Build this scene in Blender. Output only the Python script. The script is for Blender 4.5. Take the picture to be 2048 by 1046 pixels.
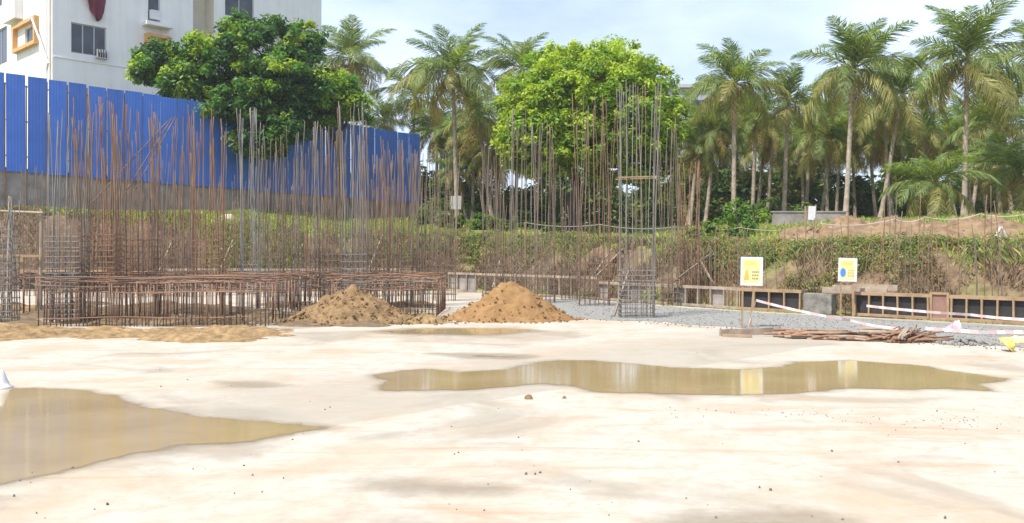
import bpy, bmesh, math, random
import numpy as np
from mathutils import Vector, Matrix, Euler

for o in list(bpy.data.objects):
    bpy.data.objects.remove(o)
S = bpy.context.scene
COL = S.collection
R = math.radians
random.seed(7)
rng = np.random.default_rng(7)

# ------------------------------------------------------------------ camera, sky, sun, exposure
F, CX, HY, CH = 1774.0, 1024.0, 500.0, 1.7      # focal length, centre, horizon (photo pixels), eye height
cam = bpy.data.objects.new('camera', bpy.data.cameras.new('camera'))
COL.objects.link(cam)
cam.location = (0, 0, CH)
cam.rotation_euler = (R(90), 0, 0)
cam.data.sensor_width = 36
cam.data.lens = F / 2048 * 36
cam.data.shift_y = -23 / 2048
cam.data.clip_end = 3000
S.camera = cam

SUN_EL = R(60)
SUN_AZ = math.atan2(-0.64, -0.60)               # compass angle from +Y towards +X
W = bpy.data.worlds.new('World')
S.world = W
W.use_nodes = True
wn, wl = W.node_tree.nodes, W.node_tree.links
wn.clear()
sky = wn.new('ShaderNodeTexSky')
sky.sky_type = 'NISHITA'
sky.sun_disc = False
sky.sun_elevation = SUN_EL
sky.sun_rotation = SUN_AZ
sky.dust_density = 2.5
sky.air_density = 1.0
tc = wn.new('ShaderNodeTexCoord')
mp = wn.new('ShaderNodeMapping')
mp.inputs['Scale'].default_value = (1.6, 1.6, 4.0)
mp.inputs['Location'].default_value = (0.37, 0.1, 0.0)
cn = wn.new('ShaderNodeTexNoise')
cn.inputs['Scale'].default_value = 1.7
cn.inputs['Detail'].default_value = 6
cn.inputs['Roughness'].default_value = 0.55
cr = wn.new('ShaderNodeValToRGB')
cr.color_ramp.elements[0].position = 0.36
cr.color_ramp.elements[0].color = (0.35, 0.35, 0.35, 1)
cr.color_ramp.elements[1].position = 0.66
cr.color_ramp.elements[1].color = (0.97, 0.97, 0.97, 1)
mx = wn.new('ShaderNodeMix')
mx.data_type = 'RGBA'
mx.inputs[7].default_value = (5.5, 6.35, 8.2, 1)
bg = wn.new('ShaderNodeBackground')
bg.inputs['Strength'].default_value = 0.115
wo = wn.new('ShaderNodeOutputWorld')
wl.new(tc.outputs['Generated'], mp.inputs['Vector'])
wl.new(mp.outputs[0], cn.inputs['Vector'])
wl.new(cn.outputs[0], cr.inputs[0])
wl.new(cr.outputs[0], mx.inputs[0])
wl.new(sky.outputs[0], mx.inputs[6])
wl.new(mx.outputs[2], bg.inputs[0])
wl.new(bg.outputs[0], wo.inputs[0])

sd = bpy.data.lights.new('sun', 'SUN')
sd.energy = 4.2
sd.angle = R(0.53)
sd.color = (1.0, 0.955, 0.88)
sun = bpy.data.objects.new('sun', sd)
COL.objects.link(sun)
sdir = Vector((math.cos(SUN_EL) * math.sin(SUN_AZ), math.cos(SUN_EL) * math.cos(SUN_AZ), math.sin(SUN_EL)))
sun.rotation_euler = (-sdir).to_track_quat('-Z', 'Y').to_euler()
sun.location = (-20, -30, 60)

S.view_settings.view_transform = 'Standard'
S.view_settings.look = 'None'
S.view_settings.exposure = 0.78
S.view_settings.gamma = 1
S.view_settings.use_curve_mapping = False
S.render.engine = 'CYCLES'
S.render.resolution_x, S.render.resolution_y = 1024, 523

# ------------------------------------------------------------------ helpers
def P(px, py, D):
    return Vector(((px - CX) / F * D, D, CH - (py - HY) / F * D))

def GD(py):                                     # distance of the floor seen at photo row py
    return F * CH / (py - HY)

def G(px, py, z=0.0):
    d = F * (CH - z) / (py - HY)
    return Vector(((px - CX) / F * d, d, z))

def tag(o, label=None, cat=None, group=None, kind=None):
    if label: o['label'] = label
    if cat: o['category'] = cat
    if group: o['group'] = group
    if kind: o['kind'] = kind
    return o

def link(name, data, parent=None, mat=None):
    o = bpy.data.objects.new(name, data)
    COL.objects.link(o)
    if parent is not None: o.parent = parent
    if mat is not None and data is not None and not data.materials: data.materials.append(mat)
    return o

def thing(name, label, cat, loc=(0, 0, 0), group=None, rz=0.0):
    o = link(name, None)
    o.empty_display_size = 0.2
    o.location = loc
    o.rotation_euler = (0, 0, rz)
    return tag(o, label, cat, group)

class MB:
    def __init__(s): s.v, s.f = [], []
    def add(s, vs, fs):
        n = len(s.v)
        s.v += [tuple(v) for v in vs]
        s.f += [tuple(i + n for i in f) for f in fs]
        return s
    def box(s, c, d, rot=None, taper=1.0):
        vs = []
        for z in (-1, 1):
            t = taper if z > 0 else 1
            for x, y in ((-1, -1), (1, -1), (1, 1), (-1, 1)):
                v = Vector((x * d[0] / 2 * t, y * d[1] / 2 * t, z * d[2] / 2))
                if rot is not None: v = rot @ v
                vs.append(v + Vector(c))
        return s.add(vs, [(3, 2, 1, 0), (4, 5, 6, 7), (0, 1, 5, 4), (1, 2, 6, 5), (2, 3, 7, 6), (3, 0, 4, 7)])
    def bar(s, a, b, w, h=None):                # a squared timber from a to b
        a, b = Vector(a), Vector(b)
        d = b - a
        q = d.to_track_quat('Z', 'Y').to_matrix()
        return s.box((a + b) / 2, (w, h or w, d.length), q)
    def tube(s, pts, rad, n=6, cap=True):
        pts = [Vector(p) for p in pts]
        rings = []
        for i, p in enumerate(pts):
            d = (pts[min(i + 1, len(pts) - 1)] - pts[max(i - 1, 0)])
            d = d.normalized() if d.length > 1e-9 else Vector((0, 0, 1))
            u = d.orthogonal().normalized() if i == 0 else (u0 - d * u0.dot(d)).normalized()
            u0 = u
            w = d.cross(u)
            r = rad[i] if isinstance(rad, (list, tuple)) else rad
            rings.append([p + (u * math.cos(2 * math.pi * k / n) + w * math.sin(2 * math.pi * k / n)) * r for k in range(n)])
        vs = [v for r_ in rings for v in r_]
        fs = []
        for i in range(len(pts) - 1):
            for k in range(n):
                fs.append((i * n + k, i * n + (k + 1) % n, (i + 1) * n + (k + 1) % n, (i + 1) * n + k))
        if cap:
            fs.append(tuple(range(n - 1, -1, -1)))
            fs.append(tuple((len(pts) - 1) * n + k for k in range(n)))
        return s.add(vs, fs)
    def mesh(s, name, mat=None, smooth=False):
        m = bpy.data.meshes.new(name)
        m.from_pydata(s.v, [], s.f)
        if smooth: m.polygons.foreach_set('use_smooth', [True] * len(m.polygons))
        if mat: m.materials.append(mat)
        m.update()
        return m
    def obj(s, name, mat, parent=None, smooth=False):
        return link(name, s.mesh(name, mat, smooth), parent)

def bevel(o, w, seg=2):
    md = o.modifiers.new('bevel', 'BEVEL')
    md.width = w
    md.segments = seg
    return o

def grid_mesh(name, X, Y, Z, mat, smooth=True):
    ny, nx = X.shape
    v = np.stack([X, Y, Z], -1).reshape(-1, 3).astype(np.float32)
    idx = np.arange(nx * ny).reshape(ny, nx)
    q = np.stack([idx[:-1, :-1], idx[:-1, 1:], idx[1:, 1:], idx[1:, :-1]], -1).reshape(-1, 4)
    return quads_mesh(name, v, q, mat, smooth)

def quads_mesh(name, v, q, mat, smooth=False, col=None):
    m = bpy.data.meshes.new(name)
    m.vertices.add(len(v))
    m.vertices.foreach_set('co', np.asarray(v, np.float32).ravel())
    m.loops.add(q.size)
    m.loops.foreach_set('vertex_index', q.astype(np.int32).ravel())
    m.polygons.add(len(q))
    m.polygons.foreach_set('loop_start', np.arange(0, q.size, q.shape[1], dtype=np.int32))
    if smooth: m.polygons.foreach_set('use_smooth', np.ones(len(q), bool))
    if col is not None:
        a = m.color_attributes.new('tint', 'FLOAT_COLOR', 'POINT')
        c4 = np.ones((len(v), 4), np.float32)
        c4[:, :3] = col
        a.data.foreach_set('color', c4.ravel())
    m.update(calc_edges=True)
    m.validate()
    if mat: m.materials.append(mat)
    return m

def hash2(ix, iy, seed):
    n = (ix * 374761393 + iy * 668265263 + seed * 1442695041) & 0xFFFFFFFF
    n = ((n ^ (n >> 13)) * 1274126177) & 0xFFFFFFFF
    return ((n ^ (n >> 16)) & 0xFFFF) / 65535.0

def vnoise(x, y, seed=0):
    x, y = np.asarray(x, float), np.asarray(y, float)
    ix, iy = np.floor(x).astype(np.int64), np.floor(y).astype(np.int64)
    fx, fy = x - ix, y - iy
    fx, fy = fx * fx * (3 - 2 * fx), fy * fy * (3 - 2 * fy)
    a = hash2(ix, iy, seed); b = hash2(ix + 1, iy, seed)
    c = hash2(ix, iy + 1, seed); d = hash2(ix + 1, iy + 1, seed)
    return (a * (1 - fx) + b * fx) * (1 - fy) + (c * (1 - fx) + d * fx) * fy - 0.5

def fbm(x, y, seed=0, octv=4):
    t, a = 0, 1.0
    for k in range(octv):
        t = t + a * vnoise(np.asarray(x) * 2 ** k, np.asarray(y) * 2 ** k, seed + k * 17)
        a *= 0.5
    return t

# ------------------------------------------------------------------ materials
MATS = {}
def mat(name, color, rough=0.8, vary=0.15, scale=8.0, bump=0.0, metallic=0.0, spec=0.5, color2=None, detail=5, ior=None, coord='Object'):
    if name in MATS: return MATS[name]
    m = bpy.data.materials.new(name)
    m.use_nodes = True
    nt = m.node_tree
    b = nt.nodes['Principled BSDF']
    b.inputs['Roughness'].default_value = rough
    b.inputs['Metallic'].default_value = metallic
    b.inputs['Specular IOR Level'].default_value = spec
    if ior: b.inputs['IOR'].default_value = ior
    t = nt.nodes.new('ShaderNodeTexCoord')
    n = nt.nodes.new('ShaderNodeTexNoise')
    n.inputs['Scale'].default_value = scale
    n.inputs['Detail'].default_value = detail
    n.inputs['Roughness'].default_value = 0.6
    nt.links.new(t.outputs[coord], n.inputs['Vector'])
    r = nt.nodes.new('ShaderNodeValToRGB')
    c = color
    c2 = color2 or tuple(min(1, x * (1 + vary)) for x in c)
    c1 = c if color2 else tuple(x * (1 - vary) for x in c)
    r.color_ramp.elements[0].position = 0.32
    r.color_ramp.elements[1].position = 0.68
    r.color_ramp.elements[0].color = (*c1, 1)
    r.color_ramp.elements[1].color = (*c2, 1)
    nt.links.new(n.outputs[0], r.inputs[0])
    nt.links.new(r.outputs[0], b.inputs['Base Color'])
    if bump:
        bp = nt.nodes.new('ShaderNodeBump')
        bp.inputs['Strength'].default_value = bump
        bp.inputs['Distance'].default_value = 0.05
        nt.links.new(n.outputs[0], bp.inputs['Height'])
        nt.links.new(bp.outputs[0], b.inputs['Normal'])
    MATS[name] = m
    return m

def leaf_mat(name, trans=0.42, rough=0.5):
    m = bpy.data.materials.new(name)
    m.use_nodes = True
    nt = m.node_tree
    b = nt.nodes['Principled BSDF']
    b.inputs['Roughness'].default_value = rough
    b.inputs['Specular IOR Level'].default_value = 0.3
    a = nt.nodes.new('ShaderNodeAttribute')
    a.attribute_name = 'tint'
    t = nt.nodes.new('ShaderNodeBsdfTranslucent')
    g = nt.nodes.new('ShaderNodeMix'); g.data_type = 'RGBA'; g.blend_type = 'MULTIPLY'
    g.inputs[0].default_value = 1
    g.inputs[7].default_value = (1.25, 1.2, 0.5, 1)
    mx_ = nt.nodes.new('ShaderNodeMixShader')
    mx_.inputs[0].default_value = trans
    out = nt.nodes['Material Output']
    nt.links.new(a.outputs['Color'], b.inputs['Base Color'])
    nt.links.new(a.outputs['Color'], g.inputs[6])
    nt.links.new(g.outputs[2], t.inputs['Color'])
    nt.links.new(b.outputs[0], mx_.inputs[1])
    nt.links.new(t.outputs[0], mx_.inputs[2])
    nt.links.new(mx_.outputs[0], out.inputs['Surface'])
    return m

LEAF = leaf_mat('leaf', 0.48)
GRASS = leaf_mat('grass_blade', 0.25, 0.7)

def ramp_node(nt, src, stops):
    r = nt.nodes.new('ShaderNodeValToRGB')
    while len(r.color_ramp.elements) < len(stops): r.color_ramp.elements.new(0.5)
    for e, (p, c) in zip(r.color_ramp.elements, stops):
        e.position = p
        e.color = (*c, 1)
    nt.links.new(src, r.inputs[0])
    return r

def noise_node(nt, vec, scale, detail=5, rough=0.6, dist=0.0):
    n = nt.nodes.new('ShaderNodeTexNoise')
    n.inputs['Scale'].default_value = scale
    n.inputs['Detail'].default_value = detail
    n.inputs['Roughness'].default_value = rough
    n.inputs['Distortion'].default_value = dist
    nt.links.new(vec, n.inputs['Vector'])
    return n

def mixc(nt, fac, a, b, mode='MIX'):
    x = nt.nodes.new('ShaderNodeMix'); x.data_type = 'RGBA'; x.blend_type = mode
    for sock, val in ((0, fac), (6, a), (7, b)):
        if hasattr(val, 'is_linked'): nt.links.new(val, x.inputs[sock])
        else: x.inputs[sock].default_value = val if sock == 0 else (*val, 1)
    return x.outputs[2]

def slab_material():
    m = bpy.data.materials.new('concrete_slab'); m.use_nodes = True
    nt = m.node_tree; b = nt.nodes['Principled BSDF']
    t = nt.nodes.new('ShaderNodeTexCoord'); v = t.outputs['Object']
    n1 = noise_node(nt, v, 0.55, 6, 0.62, 0.4)
    n2 = noise_node(nt, v, 0.9, 7, 0.65, 0.6)
    mp2 = nt.nodes.new('ShaderNodeMapping'); mp2.inputs['Location'].default_value = (31, 7, 0)
    nt.links.new(v, mp2.inputs['Vector'])
    n3 = noise_node(nt, mp2.outputs[0], 0.42, 7, 0.6, 0.8)
    n4 = noise_node(nt, v, 14, 6, 0.7)
    base = ramp_node(nt, n4.outputs[0], [(0.3, (0.36, 0.33, 0.275)), (0.7, (0.425, 0.39, 0.33))]).outputs[0]
    och = ramp_node(nt, n1.outputs[0], [(0.47, (0, 0, 0)), (0.66, (0.7, 0.7, 0.7))]).outputs[0]
    c = mixc(nt, och, base, (0.36, 0.265, 0.17))
    gry = ramp_node(nt, n3.outputs[0], [(0.53, (0, 0, 0)), (0.63, (0.62, 0.62, 0.62))]).outputs[0]
    c = mixc(nt, gry, c, (0.24, 0.205, 0.15))
    n5 = noise_node(nt, v, 3.2, 8, 0.72, 0.5)
    mot = ramp_node(nt, n5.outputs[0], [(0.46, (0, 0, 0)), (0.72, (0.75, 0.75, 0.75))]).outputs[0]
    c = mixc(nt, mot, c, (0.30, 0.245, 0.18))
    mp3 = nt.nodes.new('ShaderNodeMapping'); mp3.inputs['Scale'].default_value = (0.35, 2.2, 1); mp3.inputs['Rotation'].default_value = (0, 0, 0.25)
    nt.links.new(v, mp3.inputs['Vector'])
    n6 = noise_node(nt, mp3.outputs[0], 1.1, 8, 0.68, 0.8)
    stk = ramp_node(nt, n6.outputs[0], [(0.53, (0, 0, 0)), (0.67, (0.8, 0.8, 0.8))]).outputs[0]
    c = mixc(nt, stk, c, (0.33, 0.235, 0.15))
    n7 = noise_node(nt, v, 60, 4, 0.7)
    grit = ramp_node(nt, n7.outputs[0], [(0.62, (0, 0, 0)), (0.72, (0.6, 0.6, 0.6))]).outputs[0]
    c = mixc(nt, grit, c, (0.24, 0.20, 0.155))
    # older, greyer pour beyond the joint that runs from the left pool towards the right
    sx = nt.nodes.new('ShaderNodeSeparateXYZ'); nt.links.new(v, sx.inputs[0])
    a, bb = G(640, 858), G(900, 815)
    d = (bb - a).normalized(); nx_, ny_ = -d.y, d.x
    def mth(op, x, y):
        q = nt.nodes.new('ShaderNodeMath'); q.operation = op
        for i, s_ in enumerate((x, y)):
            if hasattr(s_, 'is_linked'): nt.links.new(s_, q.inputs[i])
            else: q.inputs[i].default_value = s_
        return q.outputs[0]
    dd = mth('ADD', mth('MULTIPLY', mth('SUBTRACT', sx.outputs[0], a.x), nx_), mth('MULTIPLY', mth('SUBTRACT', sx.outputs[1], a.y), ny_))
    dd = mth('ADD', dd, mth('MULTIPLY', mth('SUBTRACT', n2.outputs[0], 0.5), 0.35))
    wob = mth('ADD', dd, mth('MULTIPLY', mth('SUBTRACT', n3.outputs[0], 0.5), 5.0))
    f1 = ramp_node(nt, dd, [(0.0, (0, 0, 0)), (0.06, (1, 1, 1))]).outputs[0]
    f2 = ramp_node(nt, mth('MULTIPLY', wob, 0.28), [(0.5, (0.62, 0.62, 0.62)), (1.0, (0.0, 0.0, 0.0))]).outputs[0]
    f = mixc(nt, 1.0, f1, f2, 'MULTIPLY')
    c = mixc(nt, f, c, (0.28, 0.245, 0.19))
    sp = ramp_node(nt, n2.outputs[0], [(0.60, (0, 0, 0)), (0.70, (0.5, 0.5, 0.5))]).outputs[0]
    c = mixc(nt, sp, c, (0.30, 0.235, 0.165))
    nt.links.new(c, b.inputs['Base Color'])
    rr = ramp_node(nt, n3.outputs[0], [(0.5, (0.85, 0.85, 0.85)), (0.66, (0.5, 0.5, 0.5))]).outputs[0]
    nt.links.new(rr, b.inputs['Roughness'])
    b.inputs['Specular IOR Level'].default_value = 0.35
    bp = nt.nodes.new('ShaderNodeBump'); bp.inputs['Strength'].default_value = 0.25; bp.inputs['Distance'].default_value = 0.01
    nt.links.new(n4.outputs[0], bp.inputs['Height']); nt.links.new(bp.outputs[0], b.inputs['Normal'])
    return m

def terrain_material():
    m = bpy.data.materials.new('earth'); m.use_nodes = True
    nt = m.node_tree; b = nt.nodes['Principled BSDF']
    t = nt.nodes.new('ShaderNodeTexCoord'); v = t.outputs['Object']
    n1 = noise_node(nt, v, 0.5, 7, 0.65, 0.3)
    n2 = noise_node(nt, v, 3.5, 7, 0.7, 0.3)
    soil = ramp_node(nt, n2.outputs[0], [(0.28, (0.075, 0.05, 0.033)), (0.5, (0.16, 0.11, 0.07)), (0.75, (0.27, 0.195, 0.125))]).outputs[0]
    green = ramp_node(nt, n2.outputs[0], [(0.3, (0.10, 0.13, 0.03)), (0.7, (0.24, 0.28, 0.07))]).outputs[0]
    ge = nt.nodes.new('ShaderNodeNewGeometry')
    sx = nt.nodes.new('ShaderNodeSeparateXYZ'); nt.links.new(ge.outputs['Normal'], sx.inputs[0])
    q = nt.nodes.new('ShaderNodeMath'); q.operation = 'MULTIPLY'
    fl = ramp_node(nt, sx.outputs[2], [(0.72, (0, 0, 0)), (0.92, (1, 1, 1))]).outputs[0]
    gn = ramp_node(nt, n1.outputs[0], [(0.40, (0, 0, 0)), (0.52, (1, 1, 1))]).outputs[0]
    nt.links.new(fl, q.inputs[0]); nt.links.new(gn, q.inputs[1])
    c = mixc(nt, q.outputs[0], soil, green)
    nt.links.new(c, b.inputs['Base Color'])
    b.inputs['Roughness'].default_value = 0.95
    b.inputs['Specular IOR Level'].default_value = 0.15
    bp = nt.nodes.new('ShaderNodeBump'); bp.inputs['Strength'].default_value = 0.7; bp.inputs['Distance'].default_value = 0.15
    nt.links.new(n2.outputs[0], bp.inputs['Height']); nt.links.new(bp.outputs[0], b.inputs['Normal'])
    return m

def water_material(name, wet=0.0, c0=(0.265, 0.195, 0.095), c1=(0.315, 0.24, 0.125)):
    # attribute "depth": metres inside the outline; a thin damp margin fades out over the slab
    m = bpy.data.materials.new(name); m.use_nodes = True
    nt = m.node_tree; b = nt.nodes['Principled BSDF']
    t = nt.nodes.new('ShaderNodeTexCoord'); v = t.outputs['Object']
    at_ = nt.nodes.new('ShaderNodeAttribute'); at_.attribute_name = 'depth'
    n = noise_node(nt, v, 0.8, 4)
    c = ramp_node(nt, n.outputs[0], [(0.35, c0), (0.65, c1)]).outputs[0]
    nt.links.new(c, b.inputs['Base Color'])
    b.inputs['Roughness'].default_value = 0.07
    b.inputs['IOR'].default_value = 1.33
    mp_ = nt.nodes.new('ShaderNodeMapping'); mp_.inputs['Scale'].default_value = (2.0, 7.0, 1)
    nt.links.new(v, mp_.inputs['Vector'])
    n2 = noise_node(nt, mp_.outputs[0], 2.2, 3)
    bp = nt.nodes.new('ShaderNodeBump'); bp.inputs['Strength'].default_value = 0.035; bp.inputs['Distance'].default_value = 0.02
    nt.links.new(n2.outputs[0], bp.inputs['Height']); nt.links.new(bp.outputs[0], b.inputs['Normal'])
    n3 = noise_node(nt, v, 3.0, 6, 0.65)
    def mth(op, x, y):
        q = nt.nodes.new('ShaderNodeMath'); q.operation = op
        for i, s_ in enumerate((x, y)):
            if hasattr(s_, 'is_linked'): nt.links.new(s_, q.inputs[i])
            else: q.inputs[i].default_value = s_
        return q.outputs[0]
    e = mth('ADD', at_.outputs['Fac'], mth('MULTIPLY', mth('SUBTRACT', n3.outputs[0], 0.5), 0.30))
    fw = ramp_node(nt, mth('ADD', e, 0.5 - wet), [(0.45, (0, 0, 0)), (0.56, (1, 1, 1))]).outputs[0]
    fd = ramp_node(nt, mth('ADD', e, 0.5), [(0.30, (0, 0, 0)), (0.56, (0.40, 0.40, 0.40))]).outputs[0]
    damp = nt.nodes.new('ShaderNodeBsdfPrincipled')
    damp.inputs['Base Color'].default_value = (0.25, 0.20, 0.125, 1); damp.inputs['Roughness'].default_value = 0.6
    tr = nt.nodes.new('ShaderNodeBsdfTransparent')
    m1 = nt.nodes.new('ShaderNodeMixShader'); m2 = nt.nodes.new('ShaderNodeMixShader')
    nt.links.new(fd, m1.inputs[0]); nt.links.new(tr.outputs[0], m1.inputs[1]); nt.links.new(damp.outputs[0], m1.inputs[2])
    nt.links.new(fw, m2.inputs[0]); nt.links.new(m1.outputs[0], m2.inputs[1]); nt.links.new(b.outputs[0], m2.inputs[2])
    nt.links.new(m2.outputs[0], nt.nodes['Material Output'].inputs['Surface'])
    return m

M_slab, M_earth, M_water = slab_material(), terrain_material(), water_material('muddy_water')
M_film = water_material('wet_film', 0.24)
M_gravel = mat('gravel', (0.15, 0.147, 0.133), 0.9, scale=9, bump=0.6, color2=(0.26, 0.252, 0.225), detail=8)
M_soil = mat('loose_soil', (0.14, 0.092, 0.045), 0.95, scale=6, bump=1.0, color2=(0.33, 0.225, 0.115), detail=8, spec=0.1)
M_soil2 = mat('clean_sand', (0.18, 0.10, 0.042), 0.95, scale=5, bump=0.7, color2=(0.285, 0.172, 0.078), detail=8, spec=0.1)
M_redsoil = mat('red_soil', (0.125, 0.082, 0.048), 0.95, scale=3, bump=0.9, color2=(0.27, 0.19, 0.115), detail=8, spec=0.1)
M_heap = mat('stony_soil', (0.125, 0.078, 0.04), 0.95, scale=6, bump=0.9, color2=(0.27, 0.18, 0.092), detail=9, spec=0.1)
M_rust = mat('rusty_steel', (0.135, 0.068, 0.04), 0.85, scale=5, color2=(0.30, 0.17, 0.10))
M_brown = mat('brown_steel', (0.105, 0.075, 0.055), 0.85, scale=5, color2=(0.24, 0.175, 0.125))
M_grey = mat('grey_steel', (0.12, 0.113, 0.105), 0.75, scale=5, color2=(0.28, 0.26, 0.235))
M_wood = mat('pale_timber', (0.24, 0.155, 0.08), 0.8, scale=4, color2=(0.37, 0.255, 0.145))
M_oldwood = mat('grey_timber', (0.22, 0.17, 0.125), 0.85, scale=4, color2=(0.40, 0.32, 0.24))
M_ply = mat('dark_shutter_ply', (0.014, 0.012, 0.013), 0.7, scale=3, color2=(0.038, 0.032, 0.031))
M_plyr = mat('red_brown_ply', (0.19, 0.10, 0.075), 0.7, scale=3, color2=(0.29, 0.165, 0.12))
M_conc = mat('grey_concrete', (0.26, 0.25, 0.225), 0.9, scale=3, color2=(0.44, 0.42, 0.385), bump=0.2)
M_oldconc = mat('weathered_block_wall', (0.19, 0.165, 0.145), 0.95, scale=1.6, color2=(0.38, 0.345, 0.31), bump=0.4, detail=8)
M_blue = mat('blue_painted_sheet', (0.045, 0.14, 0.50), 0.6, scale=0.9, color2=(0.07, 0.19, 0.62), detail=8)
M_white = mat('white_paint', (0.60, 0.60, 0.60), 0.6, vary=0.06)
M_wallA = mat('white_render', (0.73, 0.72, 0.70), 0.9, scale=0.7, color2=(0.80, 0.79, 0.765))
def streak(m, amount, sc=(2.5, 2.5, 0.12)):
    nt = m.node_tree; b = nt.nodes['Principled BSDF']
    src = b.inputs['Base Color'].links[0].from_socket
    t = nt.nodes.new('ShaderNodeTexCoord'); mp_ = nt.nodes.new('ShaderNodeMapping'); mp_.inputs['Scale'].default_value = sc
    nt.links.new(t.outputs['Object'], mp_.inputs['Vector'])
    n = noise_node(nt, mp_.outputs[0], 1.0, 6, 0.65)
    r = ramp_node(nt, n.outputs[0], [(0.45, (1, 1, 1)), (0.75, (1 - amount,) * 3)])
    nt.links.new(mixc(nt, 1.0, src, r.outputs[0], 'MULTIPLY'), b.inputs['Base Color'])
    oi = nt.nodes.new('ShaderNodeObjectInfo'); hs = nt.nodes.new('ShaderNodeHueSaturation')
    rr_ = nt.nodes.new('ShaderNodeMapRange'); rr_.inputs[3].default_value = 0.86; rr_.inputs[4].default_value = 1.12
    if m.name.startswith('blue'):
        nt.links.new(oi.outputs['Random'], rr_.inputs[0]); nt.links.new(rr_.outputs[0], hs.inputs['Value'])
        nt.links.new(b.inputs['Base Color'].links[0].from_socket, hs.inputs['Color']); nt.links.new(hs.outputs[0], b.inputs['Base Color'])
streak(M_wallA, 0.12); streak(M_blue, 0.22, (5, 5, 0.25))
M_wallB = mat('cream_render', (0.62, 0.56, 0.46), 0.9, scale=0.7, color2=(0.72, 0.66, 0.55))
M_orange = mat('orange_render', (0.58, 0.32, 0.13), 0.9, vary=0.12, scale=3)
M_glass = mat('dark_window_glass', (0.03, 0.036, 0.045), 0.08, scale=1, color2=(0.07, 0.08, 0.10))
M_alu = mat('window_frame_metal', (0.45, 0.45, 0.46), 0.5, vary=0.1, metallic=0.3)
M_maroon = mat('maroon_cloth', (0.14, 0.018, 0.04), 0.9, vary=0.3, scale=6)
M_bark = mat('palm_bark', (0.21, 0.165, 0.125), 0.95, scale=6, color2=(0.42, 0.345, 0.265), bump=0.5)
M_bark2 = mat('dark_bark', (0.07, 0.05, 0.035), 0.95, scale=5, color2=(0.14, 0.10, 0.075), bump=0.5)
M_yel = mat('pale_yellow_print', (0.66, 0.61, 0.27), 0.6, vary=0.06)
M_yel2 = mat('deep_yellow_print', (0.62, 0.54, 0.14), 0.6, vary=0.06)
M_or = mat('orange_print', (0.58, 0.38, 0.09), 0.6, vary=0.06)
M_bl = mat('blue_print', (0.07, 0.22, 0.66), 0.6, vary=0.06)
M_txt = mat('faded_black_print', (0.30, 0.26, 0.13), 0.7, vary=0.1)
M_tapew = mat('white_tape', (0.54, 0.49, 0.46), 0.5, vary=0.05)
M_taper = mat('red_tape', (0.52, 0.34, 0.32), 0.5, vary=0.1)
M_hat = mat('yellow_plastic', (0.58, 0.46, 0.11), 0.35, vary=0.08)
M_pink = mat('pink_cloth', (0.62, 0.32, 0.42), 0.9, vary=0.2, scale=10)
M_navy = mat('navy_plastic', (0.05, 0.055, 0.14), 0.5, vary=0.2)
M_husk = mat('coconut_husk', (0.30, 0.19, 0.05), 0.6, vary=0.3)
M_fargrey = mat('roof_grey', (0.33, 0.34, 0.36), 0.9, vary=0.15, scale=2)  # own grey of the far building's walls

# ------------------------------------------------------------------ terrain: pit floor, cut bank, upper ground
BP = np.array([(-160, 36.0), (-20.5, 36.8), (-1.8, 37.0), (2.4, 31.2), (6.6, 25.2), (11.6, 20.2), (20, 11.5), (60, -28), (160, -130)], float)

def sdist(x, y):
    x, y = np.asarray(x, float), np.asarray(y, float)
    best = np.full(x.shape, 1e9); sg = np.ones(x.shape)
    for (ax, ay), (bx, by) in zip(BP[:-1], BP[1:]):
        dx, dy = bx - ax, by - ay
        t = np.clip(((x - ax) * dx + (y - ay) * dy) / (dx * dx + dy * dy), 0, 1)
        qx, qy = ax + t * dx, ay + t * dy
        d = np.hypot(x - qx, y - qy)
        cr_ = dx * (y - ay) - dy * (x - ax)
        m_ = d < best - 1e-9
        best = np.where(m_, d, best); sg = np.where(m_, np.sign(cr_), sg)
    return best * sg

def sstep(a, b, x):
    t = np.clip((x - a) / (b - a), 0, 1)
    return t * t * (3 - 2 * t)

def height(x, y):
    s = sdist(x, y)
    H = np.interp(x, [-60, -22, -15, -9, -3, 3, 8, 14, 30], [3.3, 3.3, 3.1, 2.45, 2.15, 1.9, 1.62, 1.62, 1.8])
    up = np.interp(x, [-60, -22, -8, 0, 30], [0.9, 0.75, 1.15, 1.15, 1.3])
    w = np.interp(x, [-60, -18, -13, -8, 0, 40], [1.0, 1.1, 2.0, 3.4, 2.6, 2.3])
    n = fbm(np.asarray(x) * 0.7, np.asarray(y) * 0.7, 3) * 0.5
    n2 = fbm(np.asarray(x) * 2.2, np.asarray(y) * 2.2, 9) * 0.22
    s2 = s + n * np.interp(x, [-10, -6], [0.35, 0.9])
    z = -0.35 + 0.3 * sstep(0.1, 0.5, s) + 0.05 * sstep(0.5, 1, s)
    rise = sstep(0.75, 0.85 + w, s2)
    z = z + rise * H + sstep(3, 16, s) * up + rise * (n * 0.35 + n2 * (1 - sstep(6, 12, s))) 
    z = z + sstep(0.5, 1.0, s) * (1 - rise) * n2
    return z

def hz(x, y):
    return float(height(np.array([x]), np.array([y]))[0])

def axis(lo, hi, step, far, ratio=1.35):
    a = list(np.arange(lo, hi + 1e-6, step))
    d = step
    while a[-1] < far: d *= ratio; a.append(a[-1] + d)
    d = step
    while a[0] > -far: d *= ratio; a.insert(0, a[0] - d)
    return np.array(a)
gx, gy = axis(-30, 26, 0.28, 1500), axis(14, 62, 0.28, 1500)
GX, GY = np.meshgrid(gx, gy)
GZ = height(GX, GY)
ground = link('ground', grid_mesh('ground', GX, GY, GZ, M_earth))
tag(ground, kind='structure', label='brown earth cut bank and weedy upper ground around the pit')

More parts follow.
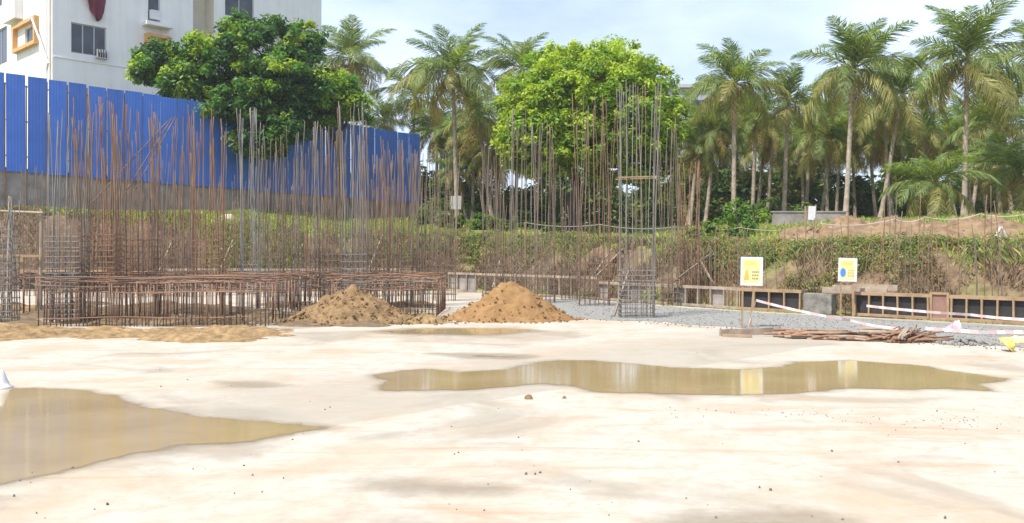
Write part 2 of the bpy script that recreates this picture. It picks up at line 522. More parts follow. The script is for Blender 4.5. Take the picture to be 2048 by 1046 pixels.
def sheet(name, pts, z, m, kind='structure', label=None, jit=0.0, sub=0.25, seed=1):
    pts = [Vector((p[0], p[1])) for p in pts]
    out = []
    for i, a in enumerate(pts):
        b = pts[(i + 1) % len(pts)]
        k = max(1, int((b - a).length / sub)) if jit else 1
        for j in range(k): out.append(a.lerp(b, j / k))
    bm = bmesh.new()
    vs = []
    for p in out:
        jx = jit * float(fbm(p.x * 2.5, p.y * 2.5, seed)); jy = jit * float(fbm(p.x * 2.5, p.y * 2.5, seed + 50))
        vs.append(bm.verts.new((p.x + jx, p.y + jy, z)))
    f = bm.faces.new(vs)
    f.normal_update()
    if f.normal.z < 0: f.normal_flip()
    bmesh.ops.triangulate(bm, faces=[f])
    me = bpy.data.meshes.new(name); bm.to_mesh(me); bm.free()
    me.materials.append(m)
    o = link(name, me)
    tag(o, label, kind=kind)
    return o

# concrete slab (covers the whole pit floor, 0.3 m thick)
slab_pts = [(-45, -6), (25.5, -6), (20, 11.2), (11.4, 20.0), (6.4, 25.0), (2.2, 31.0), (-1.9, 36.7), (-20.5, 36.5), (-45, 36.2)]
bm = bmesh.new()
f = bm.faces.new([bm.verts.new((x, y, 0)) for x, y in slab_pts])
f.normal_update()
if f.normal.z < 0: f.normal_flip()
ex = bmesh.ops.extrude_face_region(bm, geom=[f])
for v in [g for g in ex['geom'] if isinstance(g, bmesh.types.BMVert)]: v.co.z = 0
for v in f.verts: v.co.z = -0.3
bmesh.ops.recalc_face_normals(bm, faces=bm.faces)
me = bpy.data.meshes.new('concrete_slab'); bm.to_mesh(me); bm.free()
me.materials.append(M_slab)
tag(link('concrete_slab', me), 'pale cream concrete slab with damp stains', kind='structure')

# gravel apron between the slab and the shuttered footing on the right
gp = [G(1085, 618), G(1150, 638), G(1300, 642), G(1480, 656), G(1600, 668), G(1860, 678), G(2100, 702)]
gp += [Vector((16.5, 14.6, 0)), Vector((11.2, 19.6, 0)), Vector((6.2, 24.6, 0)), Vector((2.0, 30.6, 0)), Vector((1.0, 31.0, 0))]
sheet('gravel_strip', gp, 0.006, M_gravel, label='grey gravel strip beside the shuttered footing', jit=0.35, seed=4)
rng_s = np.random.default_rng(21)

# puddles
p1 = [(-60, 778), (60, 778), (170, 783), (225, 795), (245, 808), (330, 820), (430, 833), (520, 842), (630, 853), (645, 856), (560, 872), (510, 882), (400, 893), (280, 910), (180, 930), (90, 950), (0, 980), (-80, 1010)]
p2 = [(745, 750), (800, 741), (850, 738), (920, 742), (1000, 740), (1060, 728), (1120, 723), (1180, 722), (1260, 728), (1350, 735), (1480, 738), (1560, 735), (1600, 724), (1700, 721), (1850, 733), (1900, 745), (2025, 758), (1960, 769), (1990, 783), (1900, 778), (1700, 778), (1620, 785), (1460, 790), (1300, 786), (1190, 786), (1130, 771), (1060, 769), (960, 779), (780, 779), (765, 765)]
p3 = [(430, 763), (490, 764), (555, 772), (520, 776), (460, 773)]
p4 = [(735, 962), (800, 960), (900, 968), (990, 974), (970, 984), (880, 986), (800, 984), (740, 976)]
p5 = [(870, 708), (930, 707), (1000, 710), (1070, 713), (1040, 717), (940, 716)]
p6 = [(730, 662), (850, 656), (920, 655), (1060, 658), (1085, 663), (1000, 670), (900, 672), (780, 668)]
p7 = [(1290, 1040), (1400, 1031), (1560, 1030), (1700, 1042), (1690, 1075), (1300, 1075)]
def pool(pts, label, m, step, seed):
    poly = np.array([(G(*q).x, G(*q).y) for q in pts])
    lo, hi = poly.min(0) - 0.35, poly.max(0) + 0.35
    xs_, ys_ = np.arange(lo[0], hi[0], step), np.arange(lo[1], hi[1], step)
    X, Y = np.meshgrid(xs_, ys_)
    best = np.full(X.shape, 1e9); inside = np.zeros(X.shape, bool)
    for (ax, ay), (bx_, by_) in zip(poly, np.roll(poly, -1, 0)):
        dx, dy = bx_ - ax, by_ - ay
        u = np.clip(((X - ax) * dx + (Y - ay) * dy) / (dx * dx + dy * dy), 0, 1)
        best = np.minimum(best, np.hypot(X - ax - u * dx, Y - ay - u * dy))
        cond = (ay > Y) != (by_ > Y)
        with np.errstate(divide='ignore', invalid='ignore'):
            xi = ax + (Y - ay) * dx / (dy if dy else 1e-9)
        inside ^= cond & (X < xi)
    sd_ = np.where(inside, best, -best) + 0.22 * fbm(X * 1.3, Y * 1.3, seed, 4)
    idx = np.arange(X.size).reshape(X.shape)
    q_ = np.stack([idx[:-1, :-1], idx[:-1, 1:], idx[1:, 1:], idx[1:, :-1]], -1).reshape(-1, 4)
    q_ = q_[(sd_.ravel()[q_] > -0.36).any(1)]
    used, inv = np.unique(q_, return_inverse=True)
    v_ = np.stack([X.ravel(), Y.ravel(), np.full(X.size, 0.005)], 1)[used]
    me_ = quads_mesh('puddle', v_, inv.reshape(q_.shape), m)
    at_ = me_.attributes.new('depth', 'FLOAT', 'POINT'); at_.data.foreach_set('value', sd_.ravel()[used].astype(np.float32))
    tag(link('puddle', me_), label, kind='structure')
for i, (pp, lab) in enumerate(((p1, 'wide muddy pool reaching in beside the white cone'), (p2, 'long muddy pool mirroring the yellow signs'), (p3, 'narrow damp streak between the two muddy pools'),
        (p4, 'shallow wet film on the open pale slab'), (p5, 'damp streak behind the long muddy pool'), (p6, 'grey wet patch in front of the sand heaps'), (p7, 'damp patch on the open pale slab'))):
    pool(pp, lab, M_water if i < 2 else M_film, 0.07, 11 + i)

# dirt lying on the floor among the cages
xs, ys = np.linspace(-14.5, -1.2, 160), np.linspace(19.0, 29.5, 110)
SX, SY = np.meshgrid(xs, ys)
edge = sstep(19.1, 20.2, SY) * (1 - sstep(26.4, 29.2, SY + fbm(SX * .6, SY * .6, 15) * 3)) * sstep(-14.3, -13.2, SX) * (1 - sstep(-3.0, -1.5, SX + fbm(SX, SY, 16)))
SZ = -0.06 + edge * (0.08 + 0.22 * np.clip(fbm(SX * 0.9, SY * 0.9, 18, 5) + 0.1, -0.1, 1))
M_dirt = mat('dark_dirt', (0.085, 0.06, 0.04), 0.95, scale=3, bump=0.8, color2=(0.20, 0.145, 0.085), detail=8, spec=0.1)
tag(link('cage_floor_dirt', grid_mesh('cage_floor_dirt', SX, SY, SZ, M_dirt)), 'brown dirt lying on the floor among the steel cages', kind='structure')

# strip of loose soil in front of the reinforcement cages
xs, ys = np.linspace(-13.5, -1.6, 240), np.linspace(16.0, 19.9, 70)
SX, SY = np.meshgrid(xs, ys)
edge = sstep(16.2, 17.2, SY + fbm(SX * 0.8, SY * 0.3, 5) * 1.0) * (1 - sstep(18.7, 19.8, SY + fbm(SX, SY, 6) * 0.5)) * (1 - sstep(-5.6, -3.6, SX))
SZ = -0.05 + edge * (0.085 + 0.16 * np.clip(fbm(SX * 1.5, SY * 2.5, 8, 5) + 0.15, 0, 1)) + edge * 0.06 * fbm(SX * 5, SY * 5, 12, 4)
tag(link('soil_strip', grid_mesh('soil_strip', SX, SY, SZ, M_soil)), 'loose ochre soil along the front of the steel cages', kind='structure')

# dirt footpath on the upper ground
pp_ = []
for px, py in [(930, 456), (1000, 452), (1060, 457), (1120, 464)]:
    pp_.append(P(px, py, 43))
mb = MB()
fv = []
for i in range(25):
    t = i / 24 * 3; k = min(int(t), 2)
    c = pp_[k].lerp(pp_[k + 1], t - k)
    fv.append((c.x, c.y))
vs, fs = [], []
for i, (x, y) in enumerate(fv):
    for j in range(6):
        yy = y - 1.4 + j * 0.56 + 0.2 * float(fbm(x, j, 77))
        vs.append((x, yy, hz(x, yy) + 0.06))
for i in range(24):
    for j in range(5): fs.append((i * 6 + j, (i + 1) * 6 + j, (i + 1) * 6 + j + 1, i * 6 + j + 1))
mb.add(vs, fs)
tag(mb.obj('dirt_path', mat('pink_dirt', (0.42, 0.28, 0.19), 0.95, scale=3, color2=(0.56, 0.40, 0.29)), smooth=True), 'bare pinkish dirt path above the bank', kind='structure')

# ------------------------------------------------------------------ apartment building
U = Vector((0.693, 0.721, 0)); V = Vector((-0.721, 0.693, 0))      # along the right-hand face / along the left-hand face
C0 = Vector((-26.95, 52, 0))
bld = thing('apartment_building', 'white rendered apartment block with dark windows behind the blue fence', 'building', C0)
bld.rotation_euler = (0, 0, math.atan2(U.y, U.x))                   # local x = right face, local y = depth

def onface(px, py, left=False, off=0.0):
    d = Vector(((px - CX) / F, 1, (HY - py) / F))
    u = V if left else U
    n = V if not left else U
    o = C0 + n * off
    det = u.x * (-d.y) - u.y * (-d.x)
    s = ((-o.x) * (-d.y) - (-o.y) * (-d.x)) / det
    t = (u.x * (-o.y) - u.y * (-o.x)) / det
    return s, CH + d.z * t

def face_rect(x0, y0, x1, y1, left=False, off=0.0):
    a, b = onface(x0, (y0 + y1) / 2, left, off), onface(x1, (y0 + y1) / 2, left, off)
    m_ = (x0 + x1) / 2
    return min(a[0], b[0]), max(a[0], b[0]), onface(m_, y1, left, off)[1], onface(m_, y0, left, off)[1]

ZB, ZT = 2.5, 21.0
def wall(name, a0, a1, holes, left, off, m, depth=0.22):
    # face in local coordinates; left face lies on local x = off, right face on local y = off
    def L(s, z, d):
        return (off + d, s, z) if left else (s, off + d, z)
    cs = sorted({a0, a1, *[h[0] for h in holes], *[h[1] for h in holes]})
    zs = sorted({ZB, ZT, *[h[2] for h in holes], *[h[3] for h in holes]})
    mb = MB()
    for i in range(len(cs) - 1):
        for j in range(len(zs) - 1):
            cm, zm = (cs[i] + cs[i + 1]) / 2, (zs[j] + zs[j + 1]) / 2
            if any(h[0] < cm < h[1] and h[2] < zm < h[3] for h in holes): continue
            mb.add([L(cs[i], zs[j], 0), L(cs[i + 1], zs[j], 0), L(cs[i + 1], zs[j + 1], 0), L(cs[i], zs[j + 1], 0)], [(0, 1, 2, 3)])
    for h in holes:
        q = [(h[0], h[2]), (h[1], h[2]), (h[1], h[3]), (h[0], h[3])]
        for k in range(4):
            a, b = q[k], q[(k + 1) % 4]
            mb.add([L(*a, 0), L(*b, 0), L(*b, depth), L(*a, depth)], [(0, 1, 2, 3)])
    mb.obj(name, m, bld)

def window(h, left, off, panes=2, frame=M_alu):
    def box(mb, s0, s1, z0, z1, d0, d1):
        c = ((s0 + s1) / 2, off + (d0 + d1) / 2, (z0 + z1) / 2); d = (s1 - s0, d1 - d0, z1 - z0)
        if left: c = (c[1], c[0], c[2]); d = (d[1], d[0], d[2])
        mb.box(c, d)
    w = MB()
    t = 0.06
    e = 0.004
    box(w, h[0] + e, h[1] - e, h[2] + e, h[2] + t, 0.10, 0.16); box(w, h[0] + e, h[1] - e, h[3] - t, h[3] - e, 0.10, 0.16)
    for k in range(panes + 1):
        s = h[0] + e + (h[1] - h[0] - t - 2 * e) * k / panes
        box(w, s, s + t, h[2] + t, h[3] - t, 0.10, 0.16)
    fr = w.obj('window', frame, bld)
    for k in range(panes):
        s = h[0] + e + (h[1] - h[0] - t - 2 * e) * k / panes
        s2 = h[0] + e + (h[1] - h[0] - t - 2 * e) * (k + 1) / panes
        g = MB(); box(g, s + t, s2, h[2] + t, h[3] - t, 0.125, 0.14)
        g.obj('pane', M_glass, fr)

sR1 = onface(386, 40)[0]; sR2 = onface(428, 40)[0]; sR3 = onface(643, 60)[0]
hw = [face_rect(142, 50, 213, 110), face_rect(296, -8, 320, 42)]
wall('wall', 0.0, sR1, hw, False, 0.0, M_wallA)
window(hw[0], False, 0.0, 3); window(hw[1], False, 0.0, 1)
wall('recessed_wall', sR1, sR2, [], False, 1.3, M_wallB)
hw2 = [face_rect(450, -14, 508, 36)]
wall('wall', sR2, sR3, hw2, False, 0.0, M_wallA)
window(hw2[0], False, 0.0, 2)
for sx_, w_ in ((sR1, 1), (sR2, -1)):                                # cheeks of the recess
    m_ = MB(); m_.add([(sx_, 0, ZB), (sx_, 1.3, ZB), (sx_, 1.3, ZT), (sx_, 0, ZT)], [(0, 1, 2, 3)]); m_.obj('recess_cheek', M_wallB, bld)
m_ = MB(); m_.add([(sR3, 0, ZB), (sR3, 11, ZB), (sR3, 11, ZT), (sR3, 0, ZT)], [(0, 1, 2, 3)]); m_.obj('end_wall', M_wallA, bld)
hl = [face_rect(-14, 58, 14, 130, True), face_rect(-14, -34, 15, 12, True), face_rect(50, 54, 66, 88, True)]
wall('wall', 0.0, 11.0, hl, True, 0.0, M_wallA)
window(hl[0], True, 0.0, 2); window(hl[1], True, 0.0, 2); window(hl[2], True, 0.0, 1)
m_ = MB(); m_.add([(0, 11, ZB), (sR3, 11, ZB), (sR3, 11, ZT), (0, 11, ZT)], [(0, 1, 2, 3)]); m_.obj('rear_wall', M_wallA, bld)
m_ = MB(); m_.box((sR3 / 2, 5.5, ZT + 0.15), (sR3 + 0.8, 11.8, 0.3)); m_.obj('roof', M_wallA, bld)
# orange box surround of the small window
h = face_rect(33, 43, 78, 98, True); q = hl[2]
m_ = MB()
for s0, s1, z0, z1 in ((h[0], h[1], h[2], h[2] + 0.22), (h[0], h[1], h[3] - 0.22, h[3]), (h[0], h[0] + 0.22, h[2] + 0.22, h[3] - 0.22), (h[1] - 0.22, h[1], h[2] + 0.22, h[3] - 0.22)):
    m_.box((-0.14, (s0 + s1) / 2, (z0 + z1) / 2), (0.28, s1 - s0, z1 - z0))
m_.obj('window_surround', M_orange, bld)
h = face_rect(288, 71, 334, 104)
m_ = MB()
for s0, s1, z0, z1 in ((h[0], h[1], h[3] - 0.2, h[3]), (h[0], h[0] + 0.2, h[2], h[3] - 0.2), (h[1] - 0.2, h[1], h[2], h[3] - 0.2), (h[0] + 0.2, h[1] - 0.2, h[2], h[2] + 0.2)):
    m_.box(((s0 + s1) / 2, -0.25, (z0 + z1) / 2), (s1 - s0, 0.5, z1 - z0))
m_.obj('window_surround', M_orange, bld)
h = face_rect(284, 49, 338, 56)                                     # ledge
m_ = MB(); m_.box(((h[0] + h[1]) / 2, -0.35, (h[2] + h[3]) / 2), (h[1] - h[0], 0.7, h[3] - h[2])); m_.obj('ledge', M_wallA, bld)
h = face_rect(298, 22, 318, 40)                                     # air conditioner box
m_ = MB(); m_.box(((h[0] + h[1]) / 2, -0.16, (h[2] + h[3]) / 2), (h[1] - h[0], 0.3, h[3] - h[2])); bevel(m_.obj('air_conditioner', M_white, bld), 0.03)
h = face_rect(190, 100, 214, 130)                                   # small tray with pots under the window
m_ = MB()
for k in range(5): m_.box((h[0] + 0.08 + k * (h[1] - h[0]) / 5, -0.12, h[3] - 0.25), (0.03, 0.24, 0.5))
m_.box(((h[0] + h[1]) / 2, -0.12, h[3] - 0.52), (h[1] - h[0], 0.26, 0.04))
m_.obj('window_rack', M_alu, bld)
m_ = MB(); m_.tube([(h[0] + 0.3, -0.12, h[3] - 0.5), (h[0] + 0.3, -0.12, h[3] - 0.2)], [0.1, 0.14], 8); m_.obj('pot', M_maroon, bld)
zq = lambda y, l=True: onface(104, y, l)[1]
m_ = MB(); m_.tube([(-0.08, 0.2, ZB), (-0.08, 0.2, ZT)], 0.06, 8); m_.obj('drain_pipe', M_wallB, bld)
m_ = MB(); m_.tube([(-0.12, 0.55, ZB), (-0.12, 0.55, ZT)], 0.05, 8); m_.obj('drain_pipe', M_white, bld)
a, b = onface(76, 38, True), onface(102, 128, True)
m_ = MB(); m_.tube([(-0.36, a[0] + 0.4, a[1] - 0.1), (-0.36, a[0], a[1]), (-0.15, b[0], b[1]), (-0.12, 0.55, b[1] - 0.3)], 0.06, 8); m_.obj('waste_pipe', M_white, bld)
h = face_rect(22, -20, 46, 44, True)                                # projecting fin
m_ = MB(); m_.box((-0.25, (h[0] + h[1]) / 2, (h[2] + ZT) / 2), (0.5, h[1] - h[0], ZT - h[2])); m_.obj('wall_fin', M_wallA, bld)
# ribbed mid-height band
for s0, s1 in ((0.05, sR1 - 0.05), (sR2 + 0.05, sR3)):
    zz = onface(250, 134)[1]
    m_ = MB(); m_.box(((s0 + s1) / 2, -0.02, zz), (s1 - s0, 0.06, 0.07)); m_.obj('string_course', M_wallA, bld)

# maroon cloth hung from the facade
h = face_rect(164, -30, 208, 42)
mb = MB(); vs = []; fs = []
NX, NZ = 14, 14
for j in range(NZ + 1):
    for i in range(NX + 1):
        u, v = i / NX, j / NZ
        drop = (h[3] - h[2]) * (0.45 + 0.55 * math.sin(math.pi * (0.15 + 0.6 * u)) ** 2)
        s = h[0] + (h[1] - h[0]) * (u if v < 0.5 else 0.5 + (u - 0.5) * (1 - 0.5 * (v - 0.5))) + (0.12 * v)
        vs.append(C0 + U * s + V * (-0.18 - 0.1 * math.sin(u * 16 + v * 2) * (0.3 + v)) + Vector((0, 0, h[3] - v * drop)))
for j in range(NZ):
    for i in range(NX): fs.append((j * (NX + 1) + i, j * (NX + 1) + i + 1, (j + 1) * (NX + 1) + i + 1, (j + 1) * (NX + 1) + i))
mb.add(vs, fs)
o = mb.obj('hanging_cloth', M_maroon, None, True)
o.modifiers.new('solid', 'SOLIDIFY').thickness = 0.015
tag(o, 'maroon cloth hanging from the white apartment wall', 'cloth')

# ------------------------------------------------------------------ blue sheet fence on its low wall
FA, FB = Vector((-24.6, 37.9, 0)), Vector((-5.87, 56.6, 0))
fdir = (FB - FA).normalized(); fn = Vector((fdir.y, -fdir.x, 0)); flen = (FB - FA).length
fence = thing('sheet_fence', 'tall fence of blue metal sheets with pale gaps beside the apartment block', 'fence', FA)
fence.rotation_euler = (0, 0, math.atan2(fdir.y, fdir.x))
NP = 30
pw = flen / NP
def panel_mesh(i):
    mb = MB(); n = 24
    wv = pw - (0.085 if i < 6 else 0.022)
    xs_ = [wv * (k / n - 0.5) for k in range(n + 1)]
    prof = [0.005 if (k % 4) in (1, 2) else 0.0 for k in range(n + 1)]
    vs = [(x, -p, 0) for x, p in zip(xs_, prof)] + [(x, -p, 4.4) for x, p in zip(xs_, prof)]
    mb.add(vs, [(k, k + 1, n + 2 + k, n + 1 + k) for k in range(n)])
    return mb.mesh('sheet', M_blue)
pm = [panel_mesh(0), panel_mesh(9)]
for i in range(NP):
    t = (i + 0.5) / NP
    o = link('blue_sheet', pm[0] if i < 9 else pm[1], fence)
    o.location = ((i + 0.5) * pw, 0, 5.33 - 0.68 * t + random.uniform(-0.03, 0.03))
    o.rotation_euler = (0, random.uniform(-0.004, 0.004) - 0.0, random.uniform(-0.03, 0.03))
post = MB().box((0.015, 0.10, 0), (0.045, 0.05, 1)).mesh('post', M_rust)
for i in range(NP + 1):
    if i > 10 and i % 2: continue
    t = i / NP
    bz = hz(*(FA + fdir * i * pw).xy)
    top = 9.6 - 0.68 * t - (0.0 if i > 4 else 0.3)
    o = link('fence_post', post, fence)
    o.location = (i * pw, 0, (bz + top) / 2); o.scale = (1, 1, top - bz)
rl = MB()
for zz in (0.7, 2.3, 3.9):
    rl = MB().bar((0, 0.05, 5.33 + zz), (flen, 0.05, 4.65 + zz), 0.05)
    rl.obj('fence_rail', M_brown, fence)
bw = thing('block_wall', 'grey weathered low wall under the blue sheet fence', 'wall', FA)
bw.rotation_euler = fence.rotation_euler
mb = MB(); n = 60
vs = []; fs = []
for i in range(n + 1):
    x = flen * i / n; t = i / n
    bz = hz(*(FA + fdir * x).xy) - 0.5
    tz = 5.5 - 0.68 * t
    vs += [(x, 0.14, bz), (x, 0.14, tz), (x, 0.42, tz), (x, 0.42, bz)]
for i in range(n):
    for k in range(3): fs.append((i * 4 + k, (i + 1) * 4 + k, (i + 1) * 4 + k + 1, i * 4 + k + 1))
fs += [(0, 1, 2, 3), (n * 4 + 3, n * 4 + 2, n * 4 + 1, n * 4)]
mb.add(vs, fs).obj('wall_body', M_oldconc, bw)

# ------------------------------------------------------------------ foliage
def leaf_cloud(centers, radii, per, size, cols, rs, up=0.8, flat=0.75, aspect=0.5, outdir=None):
    n = len(centers); N = n * per
    c = np.repeat(np.asarray(centers), per, 0); r = np.repeat(np.asarray(radii), per)
    d = rs.normal(size=(N, 3)); d /= np.linalg.norm(d, axis=1)[:, None]
    rad = rs.random(N) ** 0.45
    p = c + d * (r * rad)[:, None] * np.array([1, 1, flat])
    nor = d * 0.6 + np.array([0, 0, up]) + rs.normal(size=(N, 3)) * 0.45
    nor /= np.linalg.norm(nor, axis=1)[:, None]
    t = rs.normal(size=(N, 3)) + d * 0.8 + np.array([0, 0, -0.35])
    t -= nor * (t * nor).sum(1)[:, None]; t /= np.linalg.norm(t, axis=1)[:, None]
    b = np.cross(nor, t)
    L = size * (0.6 + 0.8 * rs.random(N)); Wd = L * aspect
    v = np.empty((N, 4, 3))
    v[:, 0] = p - t * (L / 2)[:, None]
    v[:, 1] = p + b * (Wd / 2)[:, None] - nor * (L * 0.06)[:, None]
    v[:, 2] = p + t * (L / 2)[:, None] - nor * (L * 0.15)[:, None]
    v[:, 3] = p - b * (Wd / 2)[:, None] - nor * (L * 0.06)[:, None]
    cc = np.repeat(np.asarray(cols), per, 0) * (0.75 + 0.5 * rs.random((N, 1)))
    return v.reshape(-1, 3), np.arange(N * 4).reshape(N, 4), np.repeat(cc, 4, 0)

def limb(mb, a, b, r0, r1, sag, rs, n=6):
    a, b = Vector(a), Vector(b)
    pts = []
    for i in range(n + 1):
        t = i / n
        p = a.lerp(b, t) + Vector((0, 0, sag * math.sin(math.pi * t)))
        if 0 < i < n: p += Vector(rs.normal(size=3) * 0.1)
        pts.append(p)
    mb.tube(pts, [r0 + (r1 - r0) * i / n for i in range(n + 1)], 7)

def tree(name, label, cat, base, lobes, per, size, pal, seed, trunk_r, top, clump_r=(0.5, 0.95), density=1.0, shell=0.55, jit=0.10):
    rs = np.random.default_rng(seed)
    t = thing(name, label, cat, base)
    cs, rr, cl = [], [], []
    pal = np.array(pal)
    for (lx, ly, lz, rx, ry, rz_) in lobes:
        k = int(density * (rx * ry * rz_) ** (2 / 3) * 8)
        for _ in range(k):
            d = rs.normal(size=3); d /= np.linalg.norm(d)
            if d[2] < -0.55: d[2] *= 0.5
            q = shell + (1 - shell) * rs.random() ** 0.6
            q *= 1 + jit * rs.normal()
            cs.append((lx + d[0] * rx * q, ly + d[1] * ry * q, lz + d[2] * rz_ * q))
            rr.append(rs.uniform(*clump_r))
            c = pal[rs.integers(len(pal))]
            cl.append(c * (0.85 + 0.3 * rs.random()))
    v, q, c = leaf_cloud(cs, rr, per, size, cl, rs)
    crown = link('crown', quads_mesh('crown', v, q, LEAF, False, c), t)
    mb = MB()
    limb(mb, (0, 0, -0.3), (top[0], top[1], top[2]), trunk_r, trunk_r * 0.7, 0, rs, 8)
    mb.obj('trunk', M_bark2, t, True)
    for (lx, ly, lz, rx, ry, rz_) in lobes:
        mb = MB()
        limb(mb, (top[0], top[1], top[2] - 0.3), (lx, ly, lz), trunk_r * 0.5, 0.06, 0.4, rs)
        for _ in range(4):
            d = rs.normal(size=3); d /= np.linalg.norm(d)
            limb(mb, (lx, ly, lz), (lx + d[0] * rx * .8, ly + d[1] * ry * .8, lz + abs(d[2]) * rz_ * .8), 0.06, 0.02, 0.1, rs, 4)
        mb.obj('branch', M_bark2, t, True)
    return t

G_DK, G_MD, G_LT, G_YL = (0.036, 0.10, 0.026), (0.075, 0.18, 0.03), (0.18, 0.31, 0.036), (0.33, 0.44, 0.045)
# big tree behind the fence, hanging over it
bx, by = -14.6, 51.0
bz = hz(bx, by)
def lobe(px, py, D, rpx, rpy=None, base=None):
    p = P(px, py, D) - Vector(base)
    r = rpx / F * D
    return (p.x, p.y, p.z, r, r, (rpy or rpx) / F * D)
B1 = (bx, by, bz)
lobes = [lobe(540, 120, 49, 88, 80, B1), lobe(430, 125, 48, 72, 62, B1), lobe(330, 135, 48.5, 58, 48, B1), lobe(625, 185, 50.5, 60, 50, B1),
         lobe(475, 205, 47, 75, 55, B1), lobe(560, 250, 46.5, 55, 60, B1), lobe(610, 90, 51, 40, 45, B1), lobe(480, 70, 50, 42, 35, B1), lobe(570, 170, 47.5, 80, 65, B1), lobe(300, 140, 48.5, 42, 40, B1), lobe(380, 175, 47.5, 60, 40, B1), lobe(520, 285, 46.8, 55, 45, B1)]
tree('broadleaf_tree', 'large dark green tree hanging over the blue fence', 'tree', B1, lobes, 85, 0.27, [G_DK, G_DK, G_MD, G_MD, G_DK, G_LT, G_YL], 3, 0.38, (0.3, -0.3, 5.0), (0.40, 0.72), 3.0, 0.5)
bx, by = P(680, 400, 52.5).x, 52.5
B3 = (bx, by, hz(bx, by))
tree('broadleaf_tree', 'smaller bright green tree tucked beside the large dark tree behind the fence', 'tree', B3, [lobe(665, 200, 51, 62, 52, B3), lobe(700, 215, 51, 42, 48, B3), lobe(640, 230, 50.5, 45, 42, B3), lobe(690, 180, 52, 36, 36, B3)],
     85, 0.24, [G_MD, G_LT, G_LT, G_YL], 8, 0.2, (-0.1, -0.2, 4.0), (0.34, 0.6), 3.4, 0.5, 0.08)
# domed tree in front of the palms
bx, by = P(1150, 455, 47).x, 47.0
B2 = (bx, by, hz(bx, by))
lobes = [lobe(1178, 238, 47, 186, 155, B2), lobe(1178, 225, 46.5, 150, 128, B2), lobe(1060, 275, 45.5, 68, 70, B2), lobe(1290, 275, 45.8, 75, 95, B2),
         lobe(1170, 290, 44.2, 85, 70, B2), lobe(1178, 235, 45.5, 135, 110, B2), lobe(1250, 260, 44.5, 90, 85, B2), lobe(1105, 255, 44.5, 85, 85, B2), lobe(1190, 190, 44.5, 100, 75, B2), lobe(1320, 350, 46.5, 48, 80, B2), lobe(1230, 335, 45.5, 60, 60, B2), lobe(1100, 320, 46, 55, 60, B2), lobe(1040, 310, 47, 40, 50, B2)]
tree('broadleaf_tree', 'bright green dome-shaped tree standing among the coconut palms', 'tree', B2, lobes, 72, 0.24, [G_LT, G_YL, G_YL, (0.36, 0.46, 0.05), (0.22, 0.34, 0.04)], 5, 0.36, (-0.3, -0.2, 4.2), (0.36, 0.62), 3.2, 0.62, 0.045)

# --- coconut palms
def frond_mesh(name, length, droop, hang, pal, seed, n=66):
    rs = np.random.default_rng(seed)
    V_, Q_, C_ = [], [], []
    def pt(t):
        ang = -droop * t ** 1.5
        return ang
    pts = [Vector((0, 0, 0))]; ds = []
    m = 40
    for i in range(m):
        a = pt((i + 0.5) / m)
        d = Vector((math.cos(a), 0.0, math.sin(a)))
        ds.append(d); pts.append(pts[-1] + d * (length / m))
    pal = np.array(pal)
    # rachis as a narrow three-sided strip
    for i in range(0, m, 2):
        r0, r1 = 0.035 * (1 - i / m) + 0.006, 0.035 * (1 - (i + 2) / m) + 0.006
        a, b = pts[i], pts[i + 2]
        for (p_, q_) in (((0, -1, 0), (0, 0, 1)), ((0, 0, 1), (0, 1, 0))):
            k = len(V_)
            V_ += [a + Vector(p_) * r0, a + Vector(q_) * r0, b + Vector(q_) * r1, b + Vector(p_) * r1]
            Q_.append((k, k + 1, k + 2, k + 3)); C_ += [(0.24, 0.23, 0.08)] * 4
    for i in range(n):
        t = 0.13 + 0.87 * (i + 0.5) / n
        k = min(int(t * m), m - 1)
        base, d = pts[k], ds[k]
        ll = length * 0.32 * (math.sin(math.pi * min(1, 0.18 + 0.80 * t)) ** 0.6) * rs.uniform(0.8, 1.12)
        for s in (-1, 1):
            if rs.random() < 0.05: continue
            side = Vector((0, s, 0))
            upn = d.cross(side) * s
            dr = (d * rs.uniform(0.45, 1.0) + side * rs.uniform(0.55, 1.0) + Vector((0, 0, 0.25 - 0.35 * hang + rs.uniform(-0.3, 0.3)))).normalized()
            dr2 = (dr + Vector((0, 0, -0.45 - 0.8 * hang)) * rs.uniform(0.4, 1.5)).normalized()
            w = 0.04 * rs.uniform(0.8, 1.2)
            wd = d * w
            a = base; b = a + dr * ll * 0.5; e = b + dr2 * ll * 0.5
            q = len(V_)
            V_ += [a - wd * .5, a + wd * .5, b + wd * .6, b - wd * .6, e + wd * .1, e - wd * .1]
            Q_ += [(q, q + 1, q + 2, q + 3), (q + 3, q + 2, q + 4, q + 5)]
            c = pal[rs.integers(len(pal))] * rs.uniform(0.75, 1.25)
            C_ += [tuple(c)] * 6
    return quads_mesh(name, np.array([tuple(v) for v in V_]), np.array(Q_), LEAF, False, np.array(C_))

